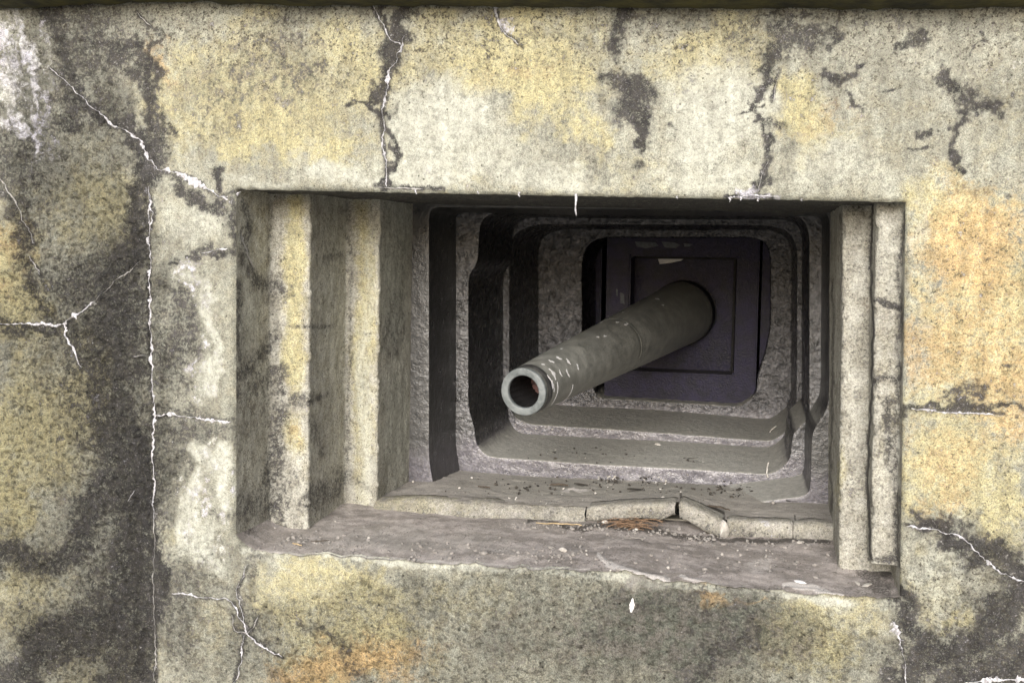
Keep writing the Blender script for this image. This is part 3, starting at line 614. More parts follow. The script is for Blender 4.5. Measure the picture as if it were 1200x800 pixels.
# broken mortar kerb: four slabs with ragged lower edges
def kerb(tops, bots, yfront=None, thick=.055, lab=None, seed=0, yslant=0, lean=.006):
    yf = YK if yfront is None else yfront
    xs0, xs1 = tops[0][0], tops[-1][0]
    T = np.array([at(x, y, yf) for x, y in tops]); Bt = np.array([at(x, y, yf) for x, y in bots])
    n = max(12, int((T[-1, 0] - T[0, 0]) / .006)); u = np.linspace(0, 1, n)
    def samp(Q):
        L = np.r_[0, np.cumsum(np.hypot(np.diff(Q[:, 0]), np.diff(Q[:, 2])))]; L /= L[-1]
        return np.interp(u, L, Q[:, 0]), np.interp(u, L, Q[:, 2])
    tx, tz = samp(T); bx_, bz = samp(Bt)
    bz = bz + .010 * fbm(u * n / 9, u * 0, oct=3, seed=seed + 1); tz = tz + .004 * fbm(u * n / 14, u * 0, oct=3, seed=seed + 2)
    rows = []
    m = 8
    for k in range(m + 1):                         # face, from the ragged foot up to a rounded top arris
        t = k / m
        rows.append((bx_ + (tx - bx_) * t, yf - lean * (1 - t) + .008 * sst(.86, 1, np.array(t)) + .006 * np.exp(-t / .12) + 0 * tx, bz + (tz - bz) * t))
    for k in range(1, 5):
        rows.append((tx, yf + .008 + thick * k / 4 + 0 * tx, tz + .002 - .004 * k / 4))
    rows.append((tx, yf + .012 + thick + .004 + 0 * tx, tz - .03))
    rows.insert(0, (bx_, yf + thick + 0 * tx, bz + .004))
    V = np.stack([np.stack(r, -1) for r in rows], 1)
    ends = np.minimum(np.arange(n), np.arange(n)[::-1])[:, None]
    V[..., 0] += np.exp(-ends / 2.0) * .007 * vnoise(V[..., 2] * 70, V[..., 1] * 70, seed=seed + 9)
    V[..., 2] -= np.exp(-ends / 1.2) * .004
    V[..., 1] += .007 * fbm(V[..., 0] * 32, V[..., 2] * 32, oct=4, seed=seed + 4, g=.6) + yslant * u[:, None]
    V[..., 2] += .0016 * fbm(V[..., 0] * 60, V[..., 1] * 60, oct=2, seed=seed + 6)
    px, py = proj(V); z0_ = np.zeros_like(px)
    faces = grid_faces(V.shape[0], V.shape[1]).tolist(); nv = V.shape[1]
    faces.append(list(range(nv))[::-1]); faces.append([(V.shape[0] - 1) * nv + i for i in range(nv)])
    a_ = np.stack([.16 + .3 * (1 - sst(0, .05, V[..., 2] - bz[:, None])) + .5 * paint(px, py, [(640, 590, 14, 8, .5), (870, 618, 10, 8, .3)], seed=2) + z0_, .45 * (1 - sst(460, 640, px)), z0_, z0_ + .3], -1)
    b_ = np.stack([z0_ + .25, .6 * paint(px, py, [(890, 622, 26, 6, .9), (570, 596, 50, 5, .5)], seed=8), z0_ + .0, z0_ + .1], -1)
    return mesh_np('mortar_kerb', V.reshape(-1, 3), faces, M_MORTAR, bunker, attrs={'stain_a': a_.reshape(-1, 4), 'stain_b': b_.reshape(-1, 4)})
kerb([(440, 585), (500, 585), (560, 588), (620, 592), (686.5, 594)], [(440, 601), (500, 605), (560, 610), (620, 614), (688, 618)], seed=10, lean=.05)
kb2 = kerb([(687, 594), (740, 590), (793, 588)], [(687, 609), (720, 608), (745, 606), (768, 609), (782, 604), (791, 601)], yfront=YK - .012, seed=20, thick=.075)
kb2['label'] = 'lifted slab with hollow beneath it'
kb3 = kerb([(796, 588), (822, 598), (847, 609)], [(797, 604), (812, 614), (828, 621), (843, 627)], yfront=YK - .03, seed=30, yslant=-.01, thick=.09)
kb3['label'] = 'tilted slab between two cracks'
kerb([(852, 609), (880, 611), (929, 612)], [(853, 627), (880, 630), (929, 633)], yfront=YK - .016, seed=40)
kerb([(930, 612), (950, 613), (978, 615)], [(930, 634), (950, 636), (978, 639)], yfront=YK - .014, seed=50)
# back of the hollow
Kx0, Kx1 = at(640, 600, YK)[0], at(980, 600, YK)[0]
box('kerb_core', Kx0, Kx1, YK + .07, YK + .12, at(700, 640, YK)[2], at(848, 614, YK)[2] - .012, M_PLAINCON, bunker)

# ------------------------------------------------------------------ lime veins over the cracks
def wall_surface(px, py):
    px, py = np.atleast_1d(np.asarray(px, float)), np.atleast_1d(np.asarray(py, float))
    P = at(px, py); x, z = P[:, 0], P[:, 2]
    a = (x - BLx) / (BRx - BLx); az = np.clip(a, 0, 1)
    zb0, zt0 = edgeB(az), edgeT(az)
    dx = np.maximum(np.maximum(-a, a - 1), 0) * HW; dz = np.maximum(np.maximum(zb0 - z, z - zt0), 0)
    rel = paint(px, py, REL_B, warp=1.0, seed=111)
    y = wall_y(x, z, np.hypot(dx, dz), px, py, rel)
    return np.stack([x, y, z], -1)
def vein(pts, w, mat=None, seed=0, jit=1.0, gap=.0, surf=wall_surface, parent=bunker, name='lime_vein', lab=None):
    ws = w if isinstance(w, (list, tuple)) else [w] * len(pts)
    P = np.array(pts, float); L = np.r_[0, np.cumsum(np.hypot(*np.diff(P, axis=0).T))]
    n = max(6, int(L[-1] / 1.6)); s = np.linspace(0, L[-1], n)
    x = np.interp(s, L, P[:, 0]); y = np.interp(s, L, P[:, 1]); ww = np.interp(s, L, ws)
    tx, ty = np.gradient(x), np.gradient(y); q = np.hypot(tx, ty); nx_, ny_ = -ty / q, tx / q
    off = jit * (5.5 * fbm(s / 16, s * 0 + seed, oct=4, seed=seed, g=.6) + 1.6 * vnoise(s / 2.2, s * 0, seed=seed + 5))
    off *= sst(0, 6, s) * sst(0, 6, L[-1] - s) * .9 + .1
    x = x + nx_ * off; y = y + ny_ * off
    wn = .22 + 1.9 * np.clip(fbm(s / 9, s * 0 + 4, oct=3, seed=seed + 8) + .42, 0, 1.2)
    wn = wn * np.where(fbm(s / 14, s * 0 + 2, oct=2, seed=seed + 12) < -.32 + gap, .22, 1)
    hw = ww * wn * .5 * sst(-1, 5, s) * sst(-1, 5, L[-1] - s)
    hw = np.maximum(hw, .12)
    e1 = hw * (1 + 1.7 * vnoise(s / 1.7, s * 0, seed=seed + 20)); e2 = hw * (1 + 1.7 * vnoise(s / 1.7, s * 0 + 9, seed=seed + 30))
    c = surf(x, y); a = surf(x + nx_ * e1, y + ny_ * e1); b = surf(x - nx_ * e2, y - ny_ * e2)
    q = lambda v, d: v + np.array([0, d, 0])
    V = np.stack([q(a, .0015), q((a + c) / 2, -.0016), q(c, -.0024), q((b + c) / 2, -.0016), q(b, .0015)], 1).reshape(-1, 3)
    o = mesh_np(name, V, grid_faces(n, 5), mat or M_LIME, parent)
    if lab: o['label'] = lab
    return o
for pts_, w_, k_, kw_ in VEINS: vein(pts_, [q * (.9 if k_ == 'lime' else .65) for q in w_], M_LIMEF if k_ == 'faint' else M_LIME, **kw_)
# continues over the arris onto the first reveal
def reveal_surface(px, py):
    d = F_ * FPX + R_ * (px[:, None] - 600) + U_ * (400 - py[:, None])
    return C_ + d * ((xl0 - C_[0]) / d[:, 0:1]) + np.array([.004, 0, 0])
vein([(279, 262), (287, 292), (296, 318)], [1.2, 1.5, 1], M_LIMEF, seed=30, jit=.5, surf=reveal_surface)

# dripstones on the lintel edge
def drip(px, y0, y1, r, seed, Y=.004):
    a = at(px, y0, Y); b = at(px + .6, y1, Y); n = 9
    V = []
    for k in range(n + 1):
        t = k / n; c = a + (b - a) * t; rr = r * (1 - .55 * t + .5 * math.sin(t * 9 + seed) * .35) * (0.15 if k == n else 1)
        for j in range(8): V.append((c[0] + rr * math.cos(j * PI / 4) + .0012 * math.sin(t * 7 + seed), c[1] + rr * math.sin(j * PI / 4), c[2]))
    return mesh_np('dripstone', V, [[k * 8 + j, k * 8 + (j + 1) % 8, (k + 1) * 8 + (j + 1) % 8, (k + 1) * 8 + j] for k in range(n) for j in range(8)], M_LIME, bunker)
for i, (a_, b_, c_, r_) in enumerate([(674.5, 227, 253, .0032), (608, 225, 231, .003), (487, 221, 228, .003), (560, 224, 228, .002), (855, 231, 237, .0025), (868, 231, 235, .003), (888, 232, 236, .003), (939, 233, 236, .002), (793, 230, 233, .002)]):
    drip(a_, b_, c_, r_, i)

# ------------------------------------------------------------------ steel frame: nested cast steps
frame = thing('armour_frame', 'black cast steel embrasure frame of nested rounded steps around the gun', 'armour frame', tuple(at(760, 520, Y4)))
def poly(pxs, Y, rnd=2):
    P = np.array([at(x, y, Y)[[0, 2]] for x, y in pxs])
    for _ in range(rnd):                          # Chaikin, kept tight to the corners
        Q = []
        for i in range(len(P)):
            a, b = P[i], P[(i + 1) % len(P)]; L = np.linalg.norm(b - a); k = min(.25, .016 / max(L, 1e-6))
            Q += [a + (b - a) * k, b + (a - b) * k]
        P = np.array(Q)
    return P
NA = 900
def radial(P, c, ang):
    "distance from c to the star-shaped polygon P in each direction"
    r = np.full(len(ang), 1e9); dx, dz = np.cos(ang), np.sin(ang)
    for i in range(len(P)):
        a = P[i] - c; e = P[(i + 1) % len(P)] - P[i]
        den = dx * e[1] - dz * e[0]; den = np.where(abs(den) < 1e-12, 1e-12, den)
        t = (a[0] * e[1] - a[1] * e[0]) / den; u = (a[0] * dz - a[1] * dx) / den
        ok = (u >= -1e-6) & (u <= 1 + 1e-6) & (t > 0)
        r = np.where(ok & (t < r), t, r)
    return r
def tier(hole, outer, Y, Yb, mat, rough=.002, name='frame_step', arr=.004, seed=0):
    c = hole.mean(0); c = np.array([(hole[:, 0].min() + hole[:, 0].max()) / 2, (hole[:, 1].min() + hole[:, 1].max()) / 2])
    ang = np.linspace(0, 2 * PI, NA, endpoint=False)
    rh, ro = radial(hole, c, ang), radial(outer, c, ang)
    ro = np.maximum(ro, rh + .01)
    rings = []
    wdt = ro - rh
    for k in range(22): t = 1 - k / 22; rings.append((rh + arr + (wdt - arr) * t, Y + 0 * ang))
    for q in np.linspace(0, 1, 5)[0:]:
        th = q * PI / 2; rings.append((rh + arr * (1 - math.sin(th)), Y + arr * (1 - math.cos(th)) + 0 * ang))
    for k in range(1, 25): rings.append((rh - .012 * k / 24, Y + arr + (Yb - Y - arr + .004) * k / 24 + 0 * ang))
    V = np.stack([np.stack([c[0] + r * np.cos(ang), y, c[1] + r * np.sin(ang)], -1) for r, y in rings], 1)
    x, y, z = V[..., 0], V[..., 1], V[..., 2]
    n1 = fbm(x * 24 + y * 7, z * 24, y * 24, oct=3, seed=seed + 1); n2 = fbm(x * 60, z * 60, y * 60, oct=2, seed=seed + 2)
    isface = np.zeros(V.shape[1]); isface[:24] = 1
    V[..., 1] += rough * (2.4 * n1 + 1.6 * n2) * isface
    rad = rough * (1.6 * n1 + 1.4 * n2)
    V[..., 0] += rad * np.cos(ang)[:, None]; V[..., 2] += rad * np.sin(ang)[:, None]
    return mesh_np(name, V.reshape(-1, 3), grid_faces(NA, V.shape[1], wrap=True, flip=False), mat, frame)
def grow(P, k):
    c = np.array([(P[:, 0].min() + P[:, 0].max()) / 2, (P[:, 1].min() + P[:, 1].max()) / 2]); return c + (P - c) * k
h0 = poly([(503, 243), (972, 247), (971, 470), (966, 484), (951, 506), (949, 580), (800, 600), (512, 590), (503, 540)], Y3)
big_ = poly([(440, 200), (1010, 200), (1010, 640), (440, 640)], Y3, 0)
h1 = poly([(562, 264), (570, 252), (590, 247), (925, 250), (941, 256), (948, 272), (948, 488), (941, 496), (928, 508), (926, 540), (905, 556), (800, 549), (700, 544), (600, 537), (570, 535), (558, 520), (556, 500), (549, 478), (549, 330), (551, 320), (560, 308)], Y4)
h2 = poly([(597, 290), (604, 272), (628, 263), (900, 264), (924, 270), (934, 290), (933, 480), (928, 500), (905, 517), (750, 505), (620, 497), (601, 488), (597, 470)], Y5, 3)
h3 = poly([(682, 306), (688, 287), (706, 278), (880, 278), (897, 283), (903, 300), (903, 380), (898, 410), (888, 438), (886, 462), (868, 476), (700, 466), (694, 450), (682, 432)], Y6)
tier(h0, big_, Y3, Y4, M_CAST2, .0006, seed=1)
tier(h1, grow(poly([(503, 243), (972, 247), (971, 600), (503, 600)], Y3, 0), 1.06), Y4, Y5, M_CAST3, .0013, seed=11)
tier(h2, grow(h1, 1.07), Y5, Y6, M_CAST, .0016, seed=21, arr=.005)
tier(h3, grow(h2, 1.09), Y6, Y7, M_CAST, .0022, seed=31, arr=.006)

# ------------------------------------------------------------------ shutter plate behind the gun
YS = Y6 + .075
shut = thing('armoured_shutter', 'dark blue black steel shutter with recessed square panel at the back of the opening', 'shutter', tuple(at(800, 470, YS)))
def frame_plate(name, ox, ix, Y, th, mat, parent, bev=.007):
    "rectangular plate (px corners at depth Y) with a rectangular opening"
    def cr(q):
        mx, my = (q[0] + q[2]) / 2, (q[1] + q[3]) / 2
        return at(q[0], my, Y)[0], at(q[2], my, Y)[0], at(mx, q[3], Y)[2], at(mx, q[1], Y)[2]
    X0, X1, Z0, Z1 = cr(ox); bm = bmesh.new()
    if ix:
        x0, x1, z0, z1 = cr(ix)
        xs, zs = [X0, x0, x1, X1], [Z0, z0, z1, Z1]
    else: xs, zs = [X0, X1], [Z0, Z1]
    g = {}
    for i, x in enumerate(xs):
        for j, z in enumerate(zs): g[i, j] = bm.verts.new((x, Y, z))
    fs = []
    for i in range(len(xs) - 1):
        for j in range(len(zs) - 1):
            if ix and i == 1 and j == 1: continue
            fs.append(bm.faces.new((g[i, j], g[i + 1, j], g[i + 1, j + 1], g[i, j + 1])))
    r = bmesh.ops.extrude_face_region(bm, geom=fs)
    for v in r['geom']:
        if isinstance(v, bmesh.types.BMVert): v.co.y += th
    bmesh.ops.recalc_face_normals(bm, faces=bm.faces[:])
    ed = [e for e in bm.edges if len(e.link_faces) == 2 and e.calc_face_angle(0) > .8]
    bmesh.ops.bevel(bm, geom=ed, offset=bev, segments=2, affect='EDGES')
    for v in bm.verts: v.co -= Vector(origin_of(parent))
    me = bpy.data.meshes.new(name); bm.to_mesh(me); bm.free(); me.materials.append(mat)
    return link(bpy.data.objects.new(name, me), parent)
frame_plate('shutter_frame', (709.5, 262, 888, 490), (738, 301, 862, 437), YS, .15, M_PLATE, shut)
panel = frame_plate('recessed_panel', (725, 287, 874, 452), None, YS + .15, .05, M_PLATE, shut)
frame_plate('side_strip', (640, 240, 704, 500), None, YS + .24, .05, M_PLATE, shut)
frame_plate('side_strip', (891.5, 255, 925, 490), None, YS - .006, .05, M_PLATE, shut)
frame_plate('groove_shade', (738, 301, 861, 437), (741, 303.5, 858, 434), YS + .122, .03, M_BLK, shut, .001)  # added black strip standing in for the shaded groove round the panel
def chip(pts, Y, mat, parent, name='glint_patch', th=.002):
    V = [at(x, y, Y - th) for x, y in pts] + [at(x, y, Y) for x, y in pts]; n = len(pts)
    return mesh_np(name, V, [list(range(n))[::-1]] + [[i, (i + 1) % n, n + (i + 1) % n, n + i] for i in range(n)], mat, parent, smooth=False)
chip([(771, 303.5), (785, 302.5), (802, 303), (798, 305.5), (786, 308), (773, 309.5), (772, 306)], YS + .15, M_WHITE, panel)  # white patch added for a glint of light on the panel
for pts in ([(744, 283), (768, 284), (772, 288), (757, 291), (746, 289)], [(775, 283), (790, 284), (797, 287), (792, 291), (779, 290)], [(801, 285), (812, 286), (808, 289), (802, 289)], [(727, 342), (731, 345), (732, 356), (727, 355)], [(722, 338), (724, 339), (724, 347), (722, 346)]):
    chip(pts, YS, M_GREY, shut, 'faded_patch', .001)

# ------------------------------------------------------------------ gun
YM = dep(.86)
Mz, Bz = at(613.2, 459, YM), at(803, 365, YS + .15)
gun = thing('gun_barrel_assembly', 'long tapering olive grey gun barrel with pale muzzle ring poking out of the steel frame', 'gun', tuple(Bz))
gun.name = 'cannon'
axis_v = Vector(Bz - Mz); GL = axis_v.length; gx = axis_v.normalized()
ga = gx.cross(Vector((0, 0, 1))).normalized(); gb = ga.cross(gx)
def camdepth(p): return float((p - C_) @ F_)
mpx, mpy = 613.2, 459; bpx, bpy_ = 803, 365
def gun_r(t):
    p = Mz + (Bz - Mz) * t
    x, y = proj(p); f = max(0.0, float((x - mpx) / (bpx - mpx)))
    return (28.3 + 8.4 * f ** .9) / FPX * camdepth(p)
def ringpt(t, th, r):
    p = Mz + (Bz - Mz) * t
    return p + r * (np.array(ga) * math.cos(th) + np.array(gb) * math.sin(th))
def gun_tube(name, prof, mat, n=128, parent=gun, off=(0, 0)):
    "prof: list of (t, r)"
    V = [ringpt(t, 2 * PI * j / n, r) for t, r in prof for j in range(n)]
    F = [[i * n + j, i * n + (j + 1) % n, (i + 1) * n + (j + 1) % n, (i + 1) * n + j] for i in range(len(prof) - 1) for j in range(n)]
    o = mesh_np(name, V, F, mat, parent); return o
r0 = gun_r(0)
prof = []
prof.append((.004, r0 * .97)); prof.append((.010, r0 * 1.0))
tg_ = np.linspace(.012, 1, 70)
for t in tg_:
    r = gun_r(t)
    if .008 < t < .030: r *= .965                   # shallow groove behind the muzzle ring
    prof.append((t, r))
tube = []
for t, r in prof:
    k = 1.0
    if t > .455: k = 1.006
    tube.append((t, r * k))
    if t <= .455 and t + (tg_[1] - tg_[0]) > .455: tube += [(.4545, r * 1.0), (.4555, r * .992), (.458, r * 1.004)]
tube.sort()
barrel = gun_tube('barrel', tube, M_GUN)
ri = r0 * .685
bandp = [(t, gun_r(t) * q) for t, q in ((.011, .972), (.013, .982), (.018, .99), (.026, .985), (.0275, .96))]
gun_tube('muzzle_band', [(t, r * 1.022) for t, r in bandp], M_BAND, parent=barrel)
mr = gun_tube('muzzle_ring', [(.012, r0 * .95), (.006, r0 * 1.0), (.0008, r0 * 1.0), (-.0006, r0 * .985), (-.001, r0 * .96), (-.001, ri + .0035), (-.0004, ri + .001), (.001, ri), (.006, ri)], M_MUZ, parent=barrel)
# rifled bore
nb = 192; V = []; ts = np.linspace(.005, .10, 24)
for t in ts:
    for j in range(nb):
        th = 2 * PI * j / nb; rr = ri - (.0022 if (j % 12) < 5 else 0)
        V.append(ringpt(t, th + t * 2.5, rr))
mesh_np('bore', V, [[i * nb + j, (i + 1) * nb + j, (i + 1) * nb + (j + 1) % nb, i * nb + (j + 1) % nb] for i in range(len(ts) - 1) for j in range(nb)], M_BLK, barrel)
V = [ringpt(.094 - .003 * (1 - k / 6), 2 * PI * j / 40, ri * 1.0 * k / 6) for k in range(1, 7) for j in range(40)] + [ringpt(.091, 0, 0)]
Fq = [[k * 40 + j, k * 40 + (j + 1) % 40, (k + 1) * 40 + (j + 1) % 40, (k + 1) * 40 + j] for k in range(5) for j in range(40)] + [[240, (j + 1) % 40, j] for j in range(40)]
mesh_np('bore_plug', V, Fq, M_RUST, barrel)
# collar where the tube passes the shutter
rb = gun_r(.97) * 1.0
gun_tube('collar', [(.955, rb * 1.0), (.955, rb * 1.035), (.962, rb * 1.035), (.985, rb * 1.035), (.99, rb * 1.0)], M_BLK)
# flaked white paint: streaks running round the tube and small chips, slightly proud
def fleck(t, th0, th1, w, mat=M_WHITE, seed=0):
    n = max(3, int(abs(th1 - th0) / .05)); V = []
    for k in range(n + 1):
        u = k / n; th = th0 + (th1 - th0) * u; tt = t + .0016 * math.sin(u * 5 + seed)
        hw = w * (math.sin(PI * min(max(u, .06), .94)) ** .6) * (.8 + .3 * math.sin(seed * 3 + u * 11))
        for s in (-1, 0, 1): V.append(ringpt(tt + s * hw, th, gun_r(tt) * (1.012 if tt < .03 else 1.0 if tt < .455 else 1.008) + (.0022 if s == 0 else .0010)))
    return V, n
def gun_th(px, py):
    "angle round the tube and station of the visible point of the tube at a measured position"
    T, TH = np.meshgrid(np.linspace(.01, .95, 190), np.linspace(0, 2 * PI, 240, endpoint=False), indexing='ij')
    ctr = Mz + (Bz - Mz) * T[..., None]; x, y = proj(ctr); f = np.clip((x - mpx) / (bpx - mpx), 0, 1.2)
    r = (28.3 + 8.4 * f ** .9) / FPX * ((ctr - C_) @ F_) * np.where(T > .455, 1.02, 1)
    nr = np.array(ga) * np.cos(TH)[..., None] + np.array(gb) * np.sin(TH)[..., None]; p = ctr + nr * r[..., None]
    x, y = proj(p); d = (x - px) ** 2 + (y - py) ** 2 + 1e9 * (((p - C_) * nr).sum(-1) > 0)
    i = np.unravel_index(d.argmin(), d.shape); return T[i], TH[i]
def addf(t, a, b, w, seed):
    V, n = fleck(t, a, b, w, seed=seed)
    mesh_np('paint_fleck', V, [[k * 3 + s, k * 3 + s + 1, (k + 1) * 3 + s + 1, (k + 1) * 3 + s] for k in range(n) for s in (0, 1)], M_WHITE, barrel)
for i, (x, y, da, w) in enumerate([(636.5, 427.5, .05, .006), (646, 424, .10, .006), (655, 419.5, .10, .007), (665.5, 424, .12, .006), (677, 430, .10, .004), (648, 438, .22, .007), (645, 447, .25, .004), (649, 452, .2, .004),
        (666, 437, .14, .004), (657, 437, .12, .003), (652, 462, .42, .0035), (661, 468, .62, .0022), (658, 409, .03, .006), (700.5, 394.5, .04, .008), (708.5, 394, .04, .010), (733, 381, .04, .010), (735, 380, .03, .008), (771, 350, .07, .012), (777, 357.5, .03, .007), (705, 378, .04, .006), (723, 378, .04, .012), (730, 366, .03, .006)]):
    t, th = gun_th(x, y); addf(t, th - da * 1.2, th + da * 1.2, w * .85, i)

# ------------------------------------------------------------------ loose things on the sill, the ledge and the frame steps
def surf_at(px, py, where):
    "walk along the line of sight until it meets the sill, the ledge or a frame step"
    d = F_ * FPX + R_ * (px - 600) + U_ * (400 - py)
    if where == 'sill': fn, ya, yb_ = (lambda x, y: sill_z(x, y) + sill_rough(x, y)[0]), 0.0, YK
    elif where == 'ledge': fn, ya, yb_ = (lambda x, y: ledge_z(x, y)), YK, Y4
    else:
        s0, s1 = {'f1': ((600, 537), (905, 556)), 'f2': ((620, 497), (905, 517))}[where]; Yq = {'f1': Y4, 'f2': Y5}[where]
        a, b = at(*s0, Yq), at(*s1, Yq)
        fn, ya, yb_ = (lambda x, y: a[2] + (b[2] - a[2]) * (x - a[0]) / (b[0] - a[0])), Yq, Yq + .4
    y = np.linspace(ya, yb_, 160); p = C_ + d * ((y - C_[1]) / d[1])[:, None]
    e = p[:, 2] - fn(p[:, 0], y); k = np.nonzero(e <= 0)[0]
    return p[k[0]] if len(k) else p[-1]
def pebble(px, py, where, r, mat=None, label='', name='pebble', cat='pebble', group='loose pebbles in the gun opening', sq=(1, .8, .6), seed=0):
    p = surf_at(px, py, where); bm = bmesh.new(); bmesh.ops.create_icosphere(bm, subdivisions=2, radius=1)
    rs = random.Random(seed * 31 + int(px)); ax = [Vector((rs.uniform(-1, 1), rs.uniform(-1, 1), rs.uniform(-1, 1))).normalized() for _ in range(7)]; cut = [rs.uniform(.55, .85) for _ in ax]
    for v in bm.verts:
        for a, c in zip(ax, cut):
            q = v.co.dot(a)
            if q > c: v.co -= a * (q - c)
        v.co = Vector((v.co.x * sq[0], v.co.y * sq[1], v.co.z * sq[2])) * r
    lo = min(v.co.z for v in bm.verts)
    for v in bm.verts: v.co.z -= lo + r * .12
    me = bpy.data.meshes.new(name); bm.to_mesh(me); bm.free(); me.materials.append(mat or M_STONE)
    o = link(bpy.data.objects.new(name, me)); o.location = p; o.rotation_euler.z = rs.uniform(0, 6)
    tag(o, label, cat, group); return o
def stick(px, py, where, ang, L, r, mat, label, name='twig', cat='twig', bend=.1, group=None, lift=0.004, tilt=0):
    p = surf_at(px, py, where); rs = random.Random(int(px * 7 + py)); n = 9; V = []
    for k in range(n + 1):
        t = k / n - .5; c = Vector((L * t, bend * L * (1 - 4 * t * t) + L * .03 * rs.uniform(-1, 1), lift + tilt * (t + .5) * L + L * .02 * rs.uniform(-1, 1)))
        rr = r * (1 - .5 * abs(t) * 2 * .7)
        for j in range(6): V.append(c + Vector((0, rr * math.cos(j * PI / 3), rr * math.sin(j * PI / 3) + r)))
    F = [[k * 6 + j, k * 6 + (j + 1) % 6, (k + 1) * 6 + (j + 1) % 6, (k + 1) * 6 + j] for k in range(n) for j in range(6)] + [[5, 4, 3, 2, 1, 0], [n * 6 + j for j in range(6)]]
    me = bpy.data.meshes.new(name); me.from_pydata([tuple(v) for v in V], [], F); me.polygons.foreach_set('use_smooth', [True] * len(F)); me.materials.append(mat)
    o = link(bpy.data.objects.new(name, me)); o.location = p; o.rotation_euler.z = ang; tag(o, label, cat, group); return o
def leaf(px, py, where, ang, L, wd, mat, label, name='dead_leaf', cat='leaf', group=None, curl=.25):
    p = surf_at(px, py, where); V = []; n = 8
    for k in range(n + 1):
        t = k / n; w = wd * math.sin(PI * (t ** .8)) ** .8 + .0004
        for s in (-1, -.5, 0, .5, 1): V.append((L * (t - .5), w * s, .003 + curl * wd * abs(s) + curl * L * .4 * (t - .5) ** 2))
    me = bpy.data.meshes.new(name); me.from_pydata(V, [], [[k * 5 + j, (k + 1) * 5 + j, (k + 1) * 5 + j + 1, k * 5 + j + 1] for k in range(n) for j in range(4)]); me.materials.append(mat)
    o = link(bpy.data.objects.new(name, me)); o.location = p; o.rotation_euler.z = ang; tag(o, label, cat, group); return o
pb = [
 (746, 621, 'sill', .008, M_PSTONE, 'small pale pebble in front of the orange dry grass'),
 (709, 613, 'sill', .010, M_PSTONE, 'pale stone chip left of the orange dry grass under the lifted slab'),
 (846, 650, 'sill', .006, M_PSTONE, 'tiny white pebble alone in the middle right of the sill'),
 (783, 666, 'sill', .007, M_PSTONE, 'white pebble beside the light ridge on the sill'),
 (393, 611, 'sill', .004, M_PSTONE, 'tiny white pebble near the left jamb on the sill'),
 (646, 643, 'sill', .011, M_STONE, 'left flat pebble of the cluster on the sill left of the ridge'),
 (660, 646, 'sill', .012, M_PSTONE, 'largest pale pebble of the cluster on the sill'),
 (672, 651, 'sill', .009, M_STONE, 'dark edged pebble at the right end of the cluster on the sill'),
 (655, 652, 'sill', .008, M_STONE, 'grey pebble at the front of the cluster on the sill'),
 (568, 649, 'sill', .011, M_STONE, 'grey pebble close to the sill front edge below the kerb joint'),
 (553, 560, 'ledge', .005, M_PSTONE, 'small white pebble on the dusty ledge below the muzzle'),
 (484, 565, 'ledge', .006, M_PSTONE, 'white pebble at the foot of the left steel step'),
 (771, 524, 'f1', .016, M_PSTONE, 'cream pebble on the dusty second frame step below the shutter'),
 (806, 557, 'ledge', .006, M_STONE, 'small grey pebble on ledge just below the frame lip'),
 (906, 590, 'ledge', .009, M_STONE, 'flat grey pebble on the right end of the ledge')]
for i, (x, y, w, r, m_, lb) in enumerate(pb): pebble(x, y, w, r, m_, lb, seed=i)
pebble(938, 636, 'sill', .010, M_PSTONE, 'pale flat flake at the foot of the right kerb slab', name='stone_flake', cat='stone flake', group=None, sq=(1.3, .7, .4), seed=3)
pebble(938.5, 683, 'sill', .012, M_WHITE, 'bright white flake near the sill front edge on the right', name='stone_flake', cat='stone flake', group=None, sq=(1.6, .7, .35), seed=4)
pebble(1005, 684, 'sill', .010, M_PSTONE, 'left of two thin white flakes at the right end of the sill', name='stone_flake', cat='stone flake', group=None, sq=(1.5, .6, .3), seed=5)
pebble(1016, 686, 'sill', .012, M_PSTONE, 'right of two thin white flakes at the right end of the sill', name='stone_flake', cat='stone flake', group=None, sq=(1.6, .6, .3), seed=6)
ch = pebble(847, 629, 'sill', .030, M_PSTONE, 'loose wedge of broken mortar standing in the kerb crack', name='mortar_chunk', cat='mortar chunk', group=None, sq=(.8, .6, .95), seed=9)
stick(655, 617, 'sill', .1, .13, .0022, M_PSTRAW, 'long pale straw lying along the foot of the kerb', name='straw', cat='straw', bend=.12)
stick(742, 634, 'sill', .35, .06, .0022, M_STONE, 'curved grey straw on the sill below the dry grass', name='straw', cat='straw', bend=.25)
stick(348, 640, 'sill', -.4, .035, .002, M_PSTRAW, 'short pale yellow straw near left end of sill', name='straw', cat='straw', bend=.05)
stick(375, 636, 'sill', .5, .05, .0013, M_TWIG, 'thin dark twig near the left end of the sill', bend=.1)
stick(522, 553, 'ledge', -.1, .04, .0016, M_PSTRAW, 'short pale straw on the ledge left of the muzzle', name='straw', cat='straw')
stick(523, 551, 'ledge', 1.3, .05, .0013, M_TWIG, 'thin dark stem upright on the ledge left of the muzzle', bend=.2, tilt=.8)
stick(906, 508, 'f2', .9, .04, .0035, M_PSTONE, 'pale feathery scrap in the right corner of the second frame step', name='straw', cat='straw', tilt=.5)
stick(900, 560, 'ledge', 1.5, .035, .003, M_PSTONE, 'white quill standing against the right end of the frame lip', name='straw', cat='straw', tilt=1.2)
stick(655, 571, 'ledge', .05, .06, .004, M_TWIG, 'dark curled twig on the ledge left of the white scrape', bend=.2)
stick(567, 573, 'ledge', -.3, .045, .0025, M_TWIG, 'small dark twig on the left half of the ledge', bend=.15)
stick(838, 598, 'ledge', -.4, .09, .003, M_TWIG, 'forked dark twig above the tilted kerb slab', bend=.25)
